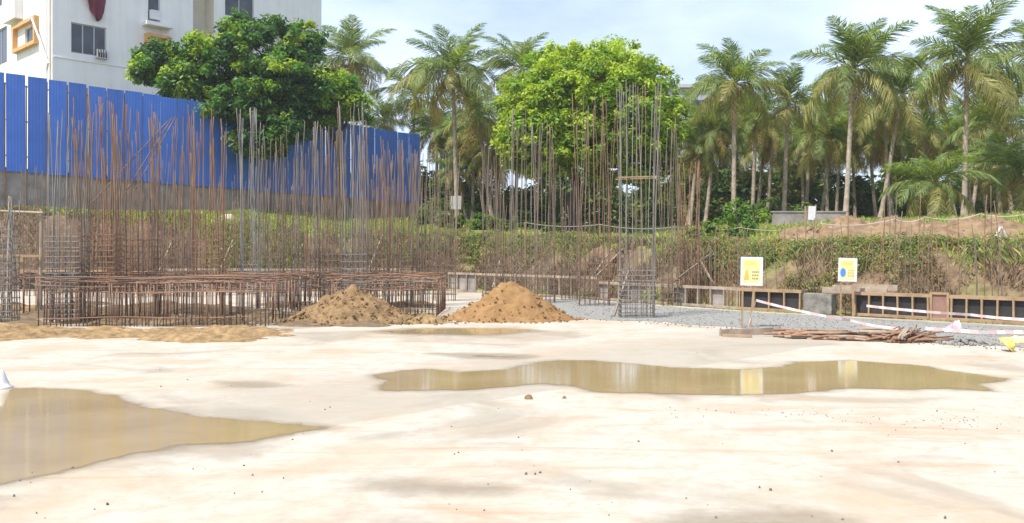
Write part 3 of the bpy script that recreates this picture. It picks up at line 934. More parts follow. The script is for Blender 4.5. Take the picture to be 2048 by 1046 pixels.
PG = [(0.10, 0.18, 0.055), (0.17, 0.255, 0.075), (0.28, 0.335, 0.105)]
PO = [(0.23, 0.25, 0.08), (0.32, 0.31, 0.10), (0.40, 0.36, 0.13)]
PY = [(0.38, 0.31, 0.09), (0.43, 0.31, 0.09), (0.32, 0.23, 0.10)]
FR_UP = [frond_mesh('frond', 2.9, 0.95, 0.5, PG, s) for s in (1, 2, 3)]
FR_MID = [frond_mesh('frond', 3.3, 1.6, 1.2, PG + PO[:1], s) for s in (4, 5, 6)]
FR_LOW = [frond_mesh('frond', 3.2, 1.35, 1.6, PO, s) for s in (7, 8, 9)]
FR_DRY = [frond_mesh('frond', 2.6, 0.9, 1.0, PY, s, 26) for s in (10, 11)]
def nut_mesh():
    mb = MB()
    rr = random.Random(4)
    for k in range(7):
        a = rr.uniform(0, 6.28); c = Vector((0.24 * math.cos(a), 0.24 * math.sin(a), -0.30 - rr.uniform(0, 0.25)))
        b = bmesh.new(); bmesh.ops.create_icosphere(b, subdivisions=1, radius=0.12)
        mb.add([v.co * 1.0 + c for v in b.verts], [[v.index for v in f_.verts] for f_ in b.faces]); b.free()
    return mb.mesh('coconut_cluster', M_husk, True)
NUTS = nut_mesh()

def palm(px, py, D, label, group=None, sc=1.0, lean=None, seed=0, nf=24, dry=3, trunk_r=0.135):
    nf += 7; sc *= 1.06
    r_ = random.Random(seed * 13 + 5)
    hub = P(px, py, D)
    lx = r_.uniform(-1.1, 1.1) if lean is None else lean * 1.5
    base = Vector((hub.x - lx, D + r_.uniform(-0.3, 0.3), 0))
    base.z = hz(base.x, base.y) - 0.1
    t = thing('coconut_palm', label, 'palm tree', base, group)
    top = hub - base
    mb = MB(); n = 16
    pts, rad = [], []
    for i in range(n + 1):
        u = i / n
        off = Vector((math.sin(u * math.pi) * lx * 0.25, math.sin(u * 2.2) * 0.1, 0))
        pts.append(Vector((top.x * u ** 1.4, top.y * u, top.z * u)) + off * (1 - u))
        rad.append(trunk_r * (1.45 - 0.5 * min(1, u * 6) - 0.25 * u) * (1.06 if i % 2 else 0.97))
    mb.tube(pts, rad, 8)
    mb.obj('trunk', M_bark, t, True)
    cn_ = link('coconut_cluster', NUTS, t); cn_.location = top; cn_.scale = (sc,) * 3
    for k in range(nf):
        u = k / (nf - 1)
        az = k * 2.39996 + r_.uniform(-0.25, 0.25) + seed
        el = R(84 - 122 * u ** 0.85 + r_.uniform(-16, 16))
        ms = FR_UP if u < 0.38 else FR_MID if u < 0.68 else FR_LOW
        if k >= nf - dry: ms = FR_DRY; el = R(r_.uniform(-62, -40))
        o = link('frond', r_.choice(ms), t)
        o.location = top + Vector((0, 0, 0.1))
        o.rotation_euler = Euler((r_.uniform(-0.6, 0.6), -el, az), 'XYZ')
        s_ = sc * r_.uniform(0.72, 1.15) * (1.0 if u > 0.1 else 0.85)
        o.scale = (s_, s_, s_)
    return t

GP = 'coconut palms of the grove behind the bank'
front = [
 (905, 150, 48, 'tall coconut palm with yellowing lower fronds past the end of the blue fence', 1.12, -0.2, 26, 5),
 (1470, 172, 45, 'slender coconut palm standing directly behind the round green bush', 0.92, 0.1, 23, 3),
 (1577, 208, 47, 'narrow-crowned coconut palm rising beside the grey low wall', 0.82, 0.2, 20, 3),
 (1708, 142, 42, 'tall coconut palm with spreading crown behind the white notice on the mound', 1.0, 0.35, 25, 4),
 (1805, 190, 48, 'coconut palm with paired leaning trunk between the two tallest palms', 1.0, 0.8, 24, 4),
 (1935, 122, 41, 'tallest coconut palm, wide crown with coconuts, above the white trestle', 1.12, 0.1, 27, 3),
 (1868, 372, 38, 'short young coconut palm with drooping fronds on the soil mound', 0.72, 0.0, 20, 1),
 (700, 120, 60, 'coconut palm showing behind the dark tree over the fence', 1.12, 0.3, 24, 3),
 (1042, 140, 60, 'coconut palm whose upper fronds show behind the dome-shaped tree', 1.1, 0.3, 22, 3)]
for i, (x, y, d, lab, sc, ln, nf, dry) in enumerate(front):
    palm(x, y, d, lab, None, sc, ln, i + 1, nf, dry)
back = [(832, 200, 64, 1.1), (768, 245, 66, 0.9), (2085, 125, 44, 1.1), (1402, 262, 55, 0.95), (1650, 275, 52, 0.95), (1757, 275, 56, 0.95), (2003, 250, 50, 1.0),
        (2040, 352, 44, 0.8), (955, 235, 55, 1.0), (885, 262, 63, 0.95), (1530, 292, 58, 0.9), (1603, 282, 60, 0.9), (1705, 285, 60, 0.9), (1835, 300, 62, 1.0),
        (1920, 268, 57, 1.0), (1395, 300, 54, 0.75), (990, 300, 58, 0.9), (1455, 296, 63, 0.9), (1978, 335, 64, 1.0), (912, 345, 60, 0.75), (2110, 260, 52, 1.0), (1780, 300, 58, 0.75), (930, 300, 62, 0.9), (1560, 310, 66, 0.9), (1660, 315, 66, 0.9)]
own = {0: 'coconut palm leaning just behind the yellow-fronded palm past the fence end', 1: 'small far palm in the gap between the dark tree and the fence-end palm',
       2: 'tall palm reaching its fronds in beyond the tallest palm', 3: 'palm before the far grey building, beside the domed tree', 7: 'low palm beyond the white trestle with its crown near the ground',
       6: 'palm close behind the tallest palm with a lower crown', 8: 'palm between the fence-end palm and the domed tree', 15: 'stunted palm beside the dense rust-brown column bars', 19: 'low palm beneath the fence-end palm by the small grey panel'}
r_b = random.Random(3)
for x_, y_, d_ in ((1432, 262, 53), (1512, 250, 52), (1548, 270, 56), (1622, 262, 54), (1672, 240, 55), (1735, 250, 56), (1768, 232, 52), (1850, 262, 53), (1888, 285, 56), (1970, 262, 54), (872, 270, 62), (945, 262, 60), (1990, 330, 47)):
    back.append((x_, y_, d_, 0.72))
for k in range(14):
    back.append((r_b.choice([r_b.uniform(840, 1010), r_b.uniform(1380, 2060), r_b.uniform(1380, 2060)]), r_b.uniform(225, 320), r_b.uniform(58, 70), r_b.uniform(0.8, 0.95)))
def palm_words(i, x):
    if i in own: return own[i], GP
    for lim, w_ in ((1020, 'between the end of the blue fence and the domed tree'), (1545, 'behind the bushes past the domed tree'), (1700, 'behind the low grey garden wall'), (1850, 'behind the long earth mound'), (9999, 'behind the high earth mound by the white trestle')):
        if x < lim: return 'coconut palm half hidden ' + w_, 'palms ' + w_
for i, (x, y, d, sc) in enumerate(back):
    palm(x, y, d, *palm_words(i, x), sc, None, 40 + i, 19, 5, 0.13)

# dense undergrowth behind the palm trunks: one mass
rs = np.random.default_rng(91)
cs, rr, cl = [], [], []
for _ in range(3000):
    px = rs.uniform(640, 2200); D = rs.uniform(60, 76)
    x = (px - CX) / F * D
    top = 5.0 + 2.8 * float(vnoise(px / 70.0, 1.0, 5) + 0.5)
    z = 2.8 + (top - 2.0) * rs.random()
    cs.append((x, D, z)); rr.append(rs.uniform(0.5, 1.0))
    cl.append(np.array([(0.06, 0.11, 0.04), (0.095, 0.16, 0.045), (0.15, 0.21, 0.055), (0.20, 0.20, 0.075)][rs.integers(4)]))
v, q, c = leaf_cloud(cs, rr, 34, 0.42, cl, rs)
tag(link('undergrowth', quads_mesh('undergrowth', v, q, LEAF, False, c)), 'dense green undergrowth filling the grove behind the palm trunks', 'undergrowth', kind='stuff')

# bushes on the upper ground
def bush(px, py, D, rx, rz_, label, pal, seed, per=50, size=0.17, group=None):
    rs_ = np.random.default_rng(seed)
    x = (px - CX) / F * D
    b = (x, D, hz(x, D) - 0.05)
    t = thing('bush', label, 'bush', b, group)
    cs, rr, cl = [], [], []
    for _ in range(26):
        d = rs_.normal(size=3); d /= np.linalg.norm(d)
        k = 0.5 + 0.5 * rs_.random()
        cs.append((d[0] * rx * k, d[1] * rx * k * 0.8, rz_ * 0.5 + d[2] * rz_ * 0.5 * k)); rr.append(rx * rs_.uniform(0.2, 0.36))
        cl.append(np.array(pal[rs_.integers(len(pal))]))
    v_, q_, c_ = leaf_cloud(cs, rr, per, size, cl, rs_)
    link('foliage', quads_mesh('foliage', v_, q_, LEAF, False, c_), t)
    mb = MB()
    for k in range(6):
        a = k * 1.05
        mb.tube([(0, 0, -0.1), (math.cos(a) * rx * .3, math.sin(a) * rx * .3, rz_ * .4), (math.cos(a) * rx * .6, math.sin(a) * rx * .6, rz_ * .75)], [0.03, 0.02, 0.008], 5)
    mb.obj('stem', M_bark2, t)
bush(1410, 440, 35, 0.75, 1.1, 'round pale green bush at the head of the bank', [(0.13, 0.19, 0.05), (0.09, 0.16, 0.04)], 1)
bush(1490, 430, 37, 1.15, 1.7, 'taller bright green bush beside the round pale bush', [(0.17, 0.27, 0.04), (0.10, 0.20, 0.035)], 2)
bush(1460, 455, 33, 0.9, 0.8, 'low dark bush in front of the bright green bush', [(0.06, 0.12, 0.03), (0.10, 0.16, 0.04)], 3)
for i, (px, D, rx, rz_) in enumerate([(860, 47, 0.9, 1.2), (905, 46, 0.8, 1.0), (965, 47, 0.9, 0.9), (1000, 46, 0.7, 0.8), (1045, 47, 0.7, 1.3), (880, 50, 1.2, 1.5), (1080, 46, 0.5, 0.6), (1600, 52, 1.2, 1.8), (1530, 50, 1.2, 2.0), (1330, 50, 1.0, 1.5)]):
    bush(px, 430, D, rx, rz_, 'leafy green shrub at the grove foot between fence end and domed tree' if px < 1200 else 'leafy green shrub at the grove foot past the domed tree', [(0.07, 0.15, 0.035), (0.12, 0.21, 0.04), (0.16, 0.25, 0.05)], 10 + i, 40, 0.2, 'shrubs by the fence end' if px < 1200 else 'shrubs past the domed tree')

# weeds and grass over the bank: uncountable
def weeds(name, label, n, pick, size, pal, seed, hgt, blades):
    rs_ = np.random.default_rng(seed)
    out = []
    while sum(len(a) for a in out) < n:
        x = rs_.uniform(-26, 22, 20000); y = rs_.uniform(17, 56, 20000)
        s = sdist(x, y)
        k = pick(x, y, s, rs_)
        out.append(np.stack([x, y], 1)[k])
    xy = np.concatenate(out)[:n]
    z = height(xy[:, 0], xy[:, 1])
    pal = np.array(pal)
    if blades:
        N = n
        a = rs_.uniform(0, 6.283, N); hh = hgt * rs_.uniform(0.4, 1.3, N); w = size * rs_.uniform(0.6, 1.3, N)
        ln = rs_.normal(size=(N, 2)) * hh[:, None] * 0.35
        p = np.c_[xy, z - 0.03]
        sd_ = np.c_[np.cos(a), np.sin(a), np.zeros(N)] * w[:, None]
        mid = p + np.c_[ln * 0.35, hh * 0.6]; tip = p + np.c_[ln, hh]
        v_ = np.stack([p - sd_, p + sd_, tip + sd_ * 0.15, mid - sd_ * 0.9], 1).reshape(-1, 3)
        q_ = np.arange(N * 4).reshape(N, 4)
        c_ = np.repeat(pal[rs_.integers(len(pal), size=N)] * rs_.uniform(0.7, 1.3, (N, 1)), 4, 0)
    else:
        cs_ = np.c_[xy, z + hgt * rs_.random(n)]
        cl_ = pal[rs_.integers(len(pal), size=n)] * rs_.uniform(0.8, 1.2, (n, 1))
        v_, q_, c_ = leaf_cloud(cs_, np.full(n, 0.2) * rs_.uniform(0.6, 1.6, n), 30, size, cl_, rs_, up=0.5)
    o = link(name, quads_mesh(name, v_, q_, GRASS if blades else LEAF, False, c_))
    tag(o, label, name.replace('_', ' ').split()[-1], kind='stuff')

def patch(x, y, sc, seed): return vnoise(x * sc, y * sc, seed) + 0.5
weeds('leafy_weeds', 'leafy green weeds covering the face and edge of the cut bank', 5200,
      lambda x, y, s, r: (x > -7) & (s > 1.7) & (s < 4.6) & (0.6 * patch(x, y, 0.55, 4) + 0.4 * patch(x, y, 2.2, 44) + 0.22 * r.random(len(x)) + 0.20 * (s - 2.6) > 0.68), 0.075,
      [(0.11, 0.175, 0.06), (0.17, 0.235, 0.07), (0.25, 0.30, 0.09), (0.32, 0.29, 0.12), (0.34, 0.25, 0.14)], 5, 0.34, False)
weeds('tall_tufts', 'tall yellow-green grass tufts standing along the edge of the bank', 14000,
      lambda x, y, s, r: (x > -9) & (s > 2.6) & (s < 5.5) & (patch(x, y, 1.7, 64) * 0.6 + patch(x, y, 4.0, 65) * 0.4 > 0.58), 0.0045,
      [(0.20, 0.29, 0.07), (0.29, 0.34, 0.09), (0.38, 0.35, 0.14), (0.15, 0.23, 0.06)], 15, 0.3, True)
weeds('dry_brush', 'dry brown brush and roots on the face of the cut bank', 60000,
      lambda x, y, s, r: (s > 0.8) & (s < 3.6) & (patch(x, y, 1.1, 14) > 0.35), 0.006,
      [(0.15, 0.105, 0.063), (0.23, 0.165, 0.10), (0.33, 0.25, 0.15), (0.11, 0.08, 0.045)], 6, 0.26, True)
weeds('bank_grass', 'bright green grass on the ledge below the fence wall', 95000,
      lambda x, y, s, r: (x < -4) & (s > np.where(x < -13.4, 1.7, np.where(x < -9.4, 0.9, 3.4)) + 0.6 * patch(x, y, 1.5, 71)) & (s < 12) & ((x - FA.x) * fn.x + (y - FA.y) * fn.y > 0.0) & (patch(x, y, 0.6, 24) + 0.3 > 0.42), 0.016,
      [(0.30, 0.40, 0.06), (0.38, 0.46, 0.07), (0.24, 0.34, 0.06), (0.43, 0.45, 0.12)], 7, 0.24, True)
weeds('upper_grass', 'short green and straw grass on the upper ground by the palms', 60000,
      lambda x, y, s, r: (x > -6) & (s > 2.6) & (s < 18) & (patch(x, y, 0.5, 34) > 0.32), 0.018,
      [(0.27, 0.36, 0.07), (0.36, 0.41, 0.09), (0.44, 0.40, 0.15), (0.20, 0.28, 0.07)], 8, 0.26, True)

# ------------------------------------------------------------------ steel reinforcement
def bar_mesh(name, m, r, seed, amp):
    r_ = random.Random(seed)
    pts = []; a, b = r_.uniform(0, 6.28), r_.uniform(0.4, 1) * amp
    for i in range(7):
        t = i / 6
        pts.append((math.cos(a) * b * t * t + 0.012 * r_.uniform(-1, 1), math.sin(a) * b * t * t + 0.012 * r_.uniform(-1, 1), t))
    return MB().tube(pts, r, 6).mesh(name, m, True)
BARS = {k: [bar_mesh('bar', m, 0.0105, s, 0.17) for s in range(6)] for k, m in (('rust', M_rust), ('brown', M_brown), ('grey', M_grey))}
BMAT = {'rust': M_rust, 'brown': M_brown, 'grey': M_grey}
TIES = {}
def tie_mesh(w, d, kind):
    key = (round(w, 2), round(d, 2), kind)
    if key not in TIES:
        mb = MB(); r = 0.0085; w2, d2 = w / 2 + 0.02, d / 2 + 0.02
        mb.bar((-w2, -d2, 0), (w2, -d2, 0), 2 * r); mb.bar((w2, -d2 + r, 0.004), (w2, d2 - r, 0.004), 2 * r)
        mb.bar((w2, d2, 0), (-w2, d2, 0), 2 * r); mb.bar((-w2, d2 - r, 0.004), (-w2, -d2 + r, 0.004), 2 * r)
        TIES[key] = mb.mesh('tie', BMAT[kind])
    return TIES[key]

def column(px, by, hw, ty, n, kind, label, group=None, ties=(0.15, 1.5, 0.13), jag=0.18, name='rebar_bundle', seed=0, dp=None, mixk=None):
    r_ = random.Random(seed * 7 + int(px))
    D = GD(by)
    c = G(px, by)
    w = 2 * hw / F * D
    d = dp or min(0.9, max(0.35, w * 0.6))
    H = CH + (HY - ty) / F * D
    if label == LL:
        label = 'tall rusty column bars rising from the wide steel cage before the fence' if px < 400 else 'tall brown column bars rising beside the narrow cage before the fence' if px < 640 else 'tall brown column bars rising behind the stony soil heap'
        group = 'bars: ' + label
    if label == LC:
        label = 'tall brown column bars standing behind the smooth sand heap' if px < 1100 else 'tall brown column bars just past the grey column with the crossbar'
        group = 'bars: ' + label if px < 1100 else None
    if label == LB:
        label = 'thinner far column bars at the bank foot behind the wide cage' if px < 480 else 'thinner far column bars at the bank foot behind the stony soil heap'
        group = 'bars: ' + label
    t = thing(name, label, 'rebar bundle', (c.x, c.y + d / 2, 0), group)
    per = 2 * (w + d)
    n = n + 4
    for k in range(n):
        u = per * (k + r_.uniform(-0.2, 0.2)) / n % per
        if u < w: x, y = u - w / 2, -d / 2
        elif u < w + d: x, y = w / 2, u - w - d / 2
        elif u < 2 * w + d: x, y = w / 2 - (u - w - d), d / 2
        else: x, y = -w / 2, d / 2 - (u - 2 * w - d)
        kk = kind if (mixk is None or r_.random() < 0.6) else mixk
        o = link('bar', r_.choice(BARS[kk]), t)
        o.location = (x, y, 0.0)
        hh = H * (1 - r_.random() ** 1.6 * jag)
        o.scale = (1, 1, hh)
        o.rotation_euler = (r_.uniform(-.012, .012), r_.uniform(-.016, .016), r_.uniform(0, 6.28))
    z = ties[0]
    tm = tie_mesh(w, d, kind)
    while z < ties[1]:
        o = link('tie', tm, t)
        o.location = (0, 0, z + r_.uniform(-.015, .015)); o.rotation_euler = (r_.uniform(-.02, .02), r_.uniform(-.02, .02), 0)
        z += ties[2]
    return t

LL = 'bundle of tall rusty column bars standing in front of the blue fence'
LC = 'bundle of tall brown column bars standing in front of the palm grove'
LB = 'thinner far column bars standing at the foot of the bank under the fence'
GL = 'column bar bundles standing in front of the blue fence'
GC = 'column bar bundles standing in front of the grove'
column(8, 645, 14, 392, 10, 'grey', 'short grey column bars beside the timber trestle frame', ties=(0.1, 2.2, 0.16))
column(125, 648, 33, 215, 14, 'grey', 'grey column bars with close ties, next to the timber trestle frame', ties=(0.1, 2.1, 0.12), mixk='brown')
column(192, 646, 36, 180, 18, 'rust', LL, GL, ties=(0.9, 2.1, 0.13), mixk='brown')
column(262, 640, 40, 200, 18, 'rust', LL, GL, ties=(0.9, 2.0, 0.15), mixk='brown')
column(335, 630, 38, 225, 18, 'brown', LL, GL, ties=(0.9, 1.7, 0.2), mixk='rust')
column(412, 640, 28, 210, 14, 'rust', 'orange-rust column bars banded by bright ties above the cage', ties=(0.9, 2.0, 0.15))
column(497, 628, 17, 210, 10, 'grey', 'narrow bundle of grey column bars before the tree shadow on the fence', ties=(0.9, 1.5, 0.2))
column(545, 622, 18, 268, 8, 'brown', LL, GL, ties=(0.9, 1.6, 0.2))
column(610, 618, 27, 240, 13, 'brown', LL, GL, ties=(0.6, 1.6, 0.2), mixk='grey')
column(662, 622, 18, 250, 10, 'brown', LL, GL, ties=(0.6, 1.6, 0.2))
column(708, 628, 24, 198, 12, 'grey', 'pale grey column bars rising behind the stony soil heap', ties=(0.6, 1.7, 0.2), mixk='brown')
column(750, 618, 26, 268, 12, 'brown', LL, GL, ties=(0.6, 1.6, 0.2), mixk='rust')
column(798, 616, 24, 275, 12, 'brown', LL, GL, ties=(0.6, 1.6, 0.2), mixk='rust')
column(835, 612, 10, 268, 6, 'brown', LL, GL, ties=(0.6, 1.4, 0.2))
column(888, 602, 22, 300, 10, 'brown', LC, GC, ties=(0.2, 1.4, 0.2))
column(985, 600, 20, 285, 9, 'brown', LC, GC, ties=(0.2, 1.4, 0.2))
column(1047, 604, 24, 215, 12, 'brown', LC, GC, ties=(0.2, 1.5, 0.2), mixk='grey')
column(1092, 606, 18, 240, 10, 'brown', LC, GC, ties=(0.2, 1.4, 0.2))
column(1190, 612, 30, 185, 16, 'brown', 'brown column bars partly behind the grey ones before the domed tree', ties=(0.2, 1.6, 0.18), mixk='rust')
ct = column(1276, 636, 34, 158, 16, 'grey', 'tall grey column bars with one crossbar, before the domed tree', ties=(0.1, 1.25, 0.12), jag=0.10, mixk='brown')
zc = CH + (HY - 355) / F * GD(636)
for y_ in (-0.3, 0.3): MB().bar((-0.5, y_, zc), (0.5, y_ * 0.9, zc + 0.03), 0.03).obj('crossbar', M_wood, ct)
column(1342, 612, 16, 235, 8, 'brown', LC, GC, ties=(0.2, 1.3, 0.2))
column(1382, 606, 18, 318, 14, 'rust', 'dense rust-brown column bars just past the domed tree', ties=(0.2, 2.6, 0.2))

LB = 'thinner far column bars standing at the foot of the bank under the fence'
for i, (px, by, hw, ty, n, kd) in enumerate(((60, 592, 14, 330, 8, 'brown'), (155, 594, 20, 270, 10, 'brown'), (228, 596, 22, 290, 11, 'rust'), (300, 592, 22, 280, 12, 'brown'), (368, 594, 18, 300, 10, 'rust'), (455, 590, 20, 300, 10, 'brown'),
        (520, 594, 18, 320, 9, 'grey'), (575, 592, 18, 300, 10, 'brown'), (632, 594, 22, 290, 12, 'rust'), (685, 592, 22, 280, 12, 'brown'), (728, 594, 18, 310, 10, 'brown'), (772, 592, 22, 300, 12, 'rust'), (818, 590, 18, 300, 10, 'brown'), (860, 588, 18, 330, 9, 'brown'), (1010, 592, 18, 330, 9, 'brown'), (1140, 600, 16, 330, 8, 'brown'))):
    front_ = px < 850
    column(px, by, hw, ty, n, kd, LB if front_ else 'thinner far column bars standing at the foot of the weedy bank', 'far column bars below the fence' if front_ else 'far column bars below the weedy bank', ties=(0.2, 1.2, 0.25), jag=0.35, seed=i + 50, mixk='brown')

# pile-cap cages: vertical bars round the edge and a mat of bars on top
VB = {k: [MB().tube([(0, 0, 0), (0.006 * s, 0.004, 0.5), (0, 0, 1)], 0.0135, 6).mesh('cage_bar', m, True) for s in (-1, 1)] for k, m in (('rust', M_rust), ('brown', M_brown), ('dark', mat('dark_brown_steel', (0.045, 0.032, 0.026), 0.8, scale=5, color2=(0.12, 0.078, 0.055))))}  # a deeper brown steel mixed at random among the cage bars
HB = []
for s in range(5):
    r_ = random.Random(s)
    HB.append(MB().tube([(i / 8 - 0.5, 0.03 * math.sin(i * 0.9 + s), 0.022 * math.sin(i * 1.3 + s * 2)) for i in range(9)], 0.013, 6).mesh('mat_bar', M_rust if s < 3 else M_brown, True))
HB = [m for m in HB]
def cage(x0, x1, y0, dep, h, label, seed, sp=0.09):
    r_ = random.Random(seed)
    t = thing('pile_cap_cage', label, 'rebar cage', ((x0 + x1) / 2, y0, 0))
    w = x1 - x0
    def vb(x, y):
        o = link('cage_bar', r_.choice(VB[r_.choice(['dark', 'brown', 'rust', 'rust', 'dark'])]), t)
        o.location = (x, y, 0.0); o.scale = (1, 1, h * r_.uniform(0.97, 1.06)); o.rotation_euler = (r_.uniform(-.012, .012), r_.uniform(-.012, .012), r_.uniform(0, 6))
    k = int(w / sp)
    for i in range(k + 1):
        vb(-w / 2 + w * i / k + r_.uniform(-.025, .025), r_.uniform(-.02, .02))
        if i % 2 == 0: vb(-w / 2 + w * i / k + r_.uniform(-.03, .03), dep + r_.uniform(-.02, .02))
    kd = int(dep / 0.3)
    for i in range(1, kd):
        for s in (-1, 1): vb(s * w / 2, dep * i / kd)
    def hb(z, y, along=True, ext=1.02, rz_=0.0, x=0.0):
        o = link('mat_bar', r_.choice(HB), t)
        o.location = (x, y, z)
        o.scale = ((w if along else dep) * ext, 1, 1)
        o.rotation_euler = (0, r_.uniform(-.006, .006), (0 if along else math.pi / 2) + rz_)
    for z in (h, h - 0.05, h - 0.22, h + 0.12):
        for j in range(9 if z == h else 5):
            hb(z + r_.uniform(-.02, .02), dep * j / (8 if z == h else 4) + r_.uniform(-.05, .05), True, r_.uniform(0.9, 1.06), r_.uniform(-.03, .03), r_.uniform(-.2, .2))
    kx = int(w / 0.28)
    for i in range(kx + 1): hb(h + 0.035, dep / 2, False, 1.05, r_.uniform(-.03, .03), -w / 2 + w * i / kx)
    hb(0.2, -0.025, True, 1.0)
    for i in range(int(w / 0.2)): vb(r_.uniform(-w / 2, w / 2), dep * r_.choice([0.33, 0.66]) + r_.uniform(-.1, .1))
    return t
cg = cage(G(78, 653).x, G(530, 653).x, GD(653), 3.6, 0.96, 'wide rust-brown cage of close upright bars behind the loose soil strip', 1)
cg2 = cage(G(655, 634).x, G(872, 634).x, GD(634), 3.4, 0.92, 'smaller steel cage partly hidden behind the stony soil heap', 2)
cg3 = cage(G(-160, 640).x, G(-8, 640).x, GD(640), 3.0, 0.98, 'edge of a steel cage reaching in beside the short grey column', 3, 0.2)
cg4 = cage(G(535, 618).x, G(648, 618).x, GD(618), 2.6, 0.9, 'narrow steel cage between the wide cage and the stony soil heap', 4, 0.13)

# starter bars of the retaining wall (one row behind each footing form)
STB = {k: [bar_mesh('starter_bar', m, 0.010, s + 20, 0.14) for s in range(5)] for k, m in (('rust', M_rust), ('brown', M_brown))}
def starters(A, B, n, hmin, hmax, label, seed, off=0.45, rows=2):
    r_ = random.Random(seed)
    A, B = Vector(A), Vector(B); d = (B - A); nn = Vector((-d.y, d.x)).normalized()
    t = thing('starter_bar_row', label, 'rebar row', (A.x, A.y, 0))
    for k in range(n):
        for j in range(rows):
            p = d * ((k + r_.uniform(-.3, .3)) / n) + nn * (off + 0.25 * j)
            hb = hz(A.x + p.x, A.y + p.y)
            o = link('starter_bar', r_.choice(STB[r_.choice(['rust', 'brown', 'brown'])]), t)
            o.location = (p.x, p.y, -0.2); o.scale = (1, 1, hmin + (hmax - hmin) * r_.random() ** 1.5 + 0.2)
            o.rotation_euler = (r_.uniform(-.03, .03), r_.uniform(-.03, .03), r_.uniform(0, 6.28))
    return t
starters((-20, 36.8), (-2.0, 37.0), 145, 2.0, 4.6, 'row of thin rusty starter bars along the foot of the bank below the fence', 1)
starters((-1.6, 36.8), (6.4, 25.3), 80, 1.2, 2.6, 'row of thin starter bars below the weedy bank before the domed tree', 2)
starters((6.8, 25.0), (9.1, 22.8), 12, 1.6, 3.0, 'few starter bars behind the two yellow signs', 3, rows=1)
starters((9.1, 22.8), (11.4, 20.5), 24, 1.8, 3.3, 'row of tall starter bars behind the dark shuttering panels', 4, rows=1)
t = thing('leaning_rebar_pair', 'two loose rebars leaning diagonally across the column bundles', 'rebar', G(280, 640))
c_ = t.location
for a, b in (((285, 330), (345, 235)), ((240, 345), (338, 240)), ((300, 325), (352, 232))):
    pa, pb = P(a[0], a[1], 22.0), P(b[0], b[1], 22.3)
    pa = pa + (pa - pb) * 0.6
    MB().tube([pa - c_, pb - c_], 0.014, 6).obj('bar', M_brown, t)

# ------------------------------------------------------------------ shuttered footing along the bank
def formwork(A, B, h, label, n, skip=(), back=True, dark=M_ply, wood=None):
    wood = wood or (M_wood if dark is M_ply else M_oldwood)
    A, B = Vector((*A, 0)), Vector((*B, 0)); L = (B - A).length
    t = thing('footing_formwork', label, 'formwork', A, 'footing forms along the bank', math.atan2((B - A).y, (B - A).x))
    st = MB().box((0, 0, 0), (0.042, 0.075, h)).mesh('stud', wood)
    for k in range(n + 1):
        o = link('stud', st, t); o.location = (L * k / n, -0.045 + random.uniform(-.006, .006), h / 2 + 0.006); o.rotation_euler = (0, random.uniform(-.02, .02), 0)
    pan = MB().box((0, 0, 0), (L / n - 0.012, 0.02, h - 0.02)).mesh('shutter_panel', dark)
    for k in range(n):
        if k in skip: continue
        o = link('shutter_panel', pan, t); o.location = (L * (k + .5) / n, 0.02 + random.uniform(-.006, .006), h / 2); o.rotation_euler = (random.uniform(-.03, .02), 0, 0)
    MB().bar((-0.05, -0.05, h + 0.035), (L + 0.05, -0.05, h + 0.04), 0.06, 0.085).obj('top_rail', wood, t)
    MB().bar((-0.05, -0.118, 0.05), (L + 0.05, -0.118, 0.05), 0.05, 0.07).obj('bottom_rail', wood, t)
    return t
def LN(px, t=None):                                    # point of the footing line seen in photo column px
    k = (px - CX) / F
    for (ax, ay), (bx_, by_) in zip(BP[1:-1], BP[2:]):
        dx, dy = bx_ - ax, by_ - ay
        den = dx - k * dy
        if abs(den) < 1e-9: continue
        u = (k * ay - ax) / den
        if -1e-6 <= u <= 1: return (ax + dx * u, ay + dy * u)
formwork(LN(1905), (13.4, 18.42), 0.55, 'dark shuttering panels with timber studs past the red-brown board', 12)
formwork(LN(1712), LN(1858), 0.55, 'dark shuttering panels with timber studs between sign and red-brown board', 5)
formwork(LN(1482), LN(1602), 0.54, 'dark shuttering panels with timber studs beside the grey concrete block', 4)
formwork(LN(1200), LN(1478), 0.55, 'weathered footing form with few panels behind the tall grey column', 12, skip=(1, 2, 4, 5, 6, 8, 9, 11), dark=M_oldconc)
formwork(LN(900), LN(1195), 0.70, 'weathered footing form with open studs behind the smooth sand heap', 14, skip=tuple(range(3, 14)), dark=M_oldconc)
formwork((-20.4, 36.8), (-14.5, 36.85), 0.8, 'far footing form below the bank behind the timber trestle frame', 8)
formwork((-14.4, 36.85), (-4.0, 36.95), 0.85, 'far footing form below the bank behind the wide steel cage', 16, skip=(3, 4, 9, 10, 14), dark=M_oldconc)
# red-brown board standing in the line
a, b = Vector((*LN(1862), 0)), Vector((*LN(1901), 0)); ang = math.atan2((b - a).y, (b - a).x); w = (b - a).length
t = thing('shutter_board', 'red-brown framed board standing upright in the shuttering line', 'board', a, None, ang)
MB().box((w / 2, -0.06, 0.33), (w - 0.1, 0.02, 0.60)).obj('sheet', M_plyr, t)
for x in (0.03, w - 0.03): MB().box((x, -0.075, 0.34), (0.055, 0.05, 0.68)).obj('frame_side', M_wood, t)
for z in (0.034, 0.652): MB().box((w / 2, -0.078, z), (w - 0.12, 0.05, 0.055)).obj('frame_rail', M_wood, t)
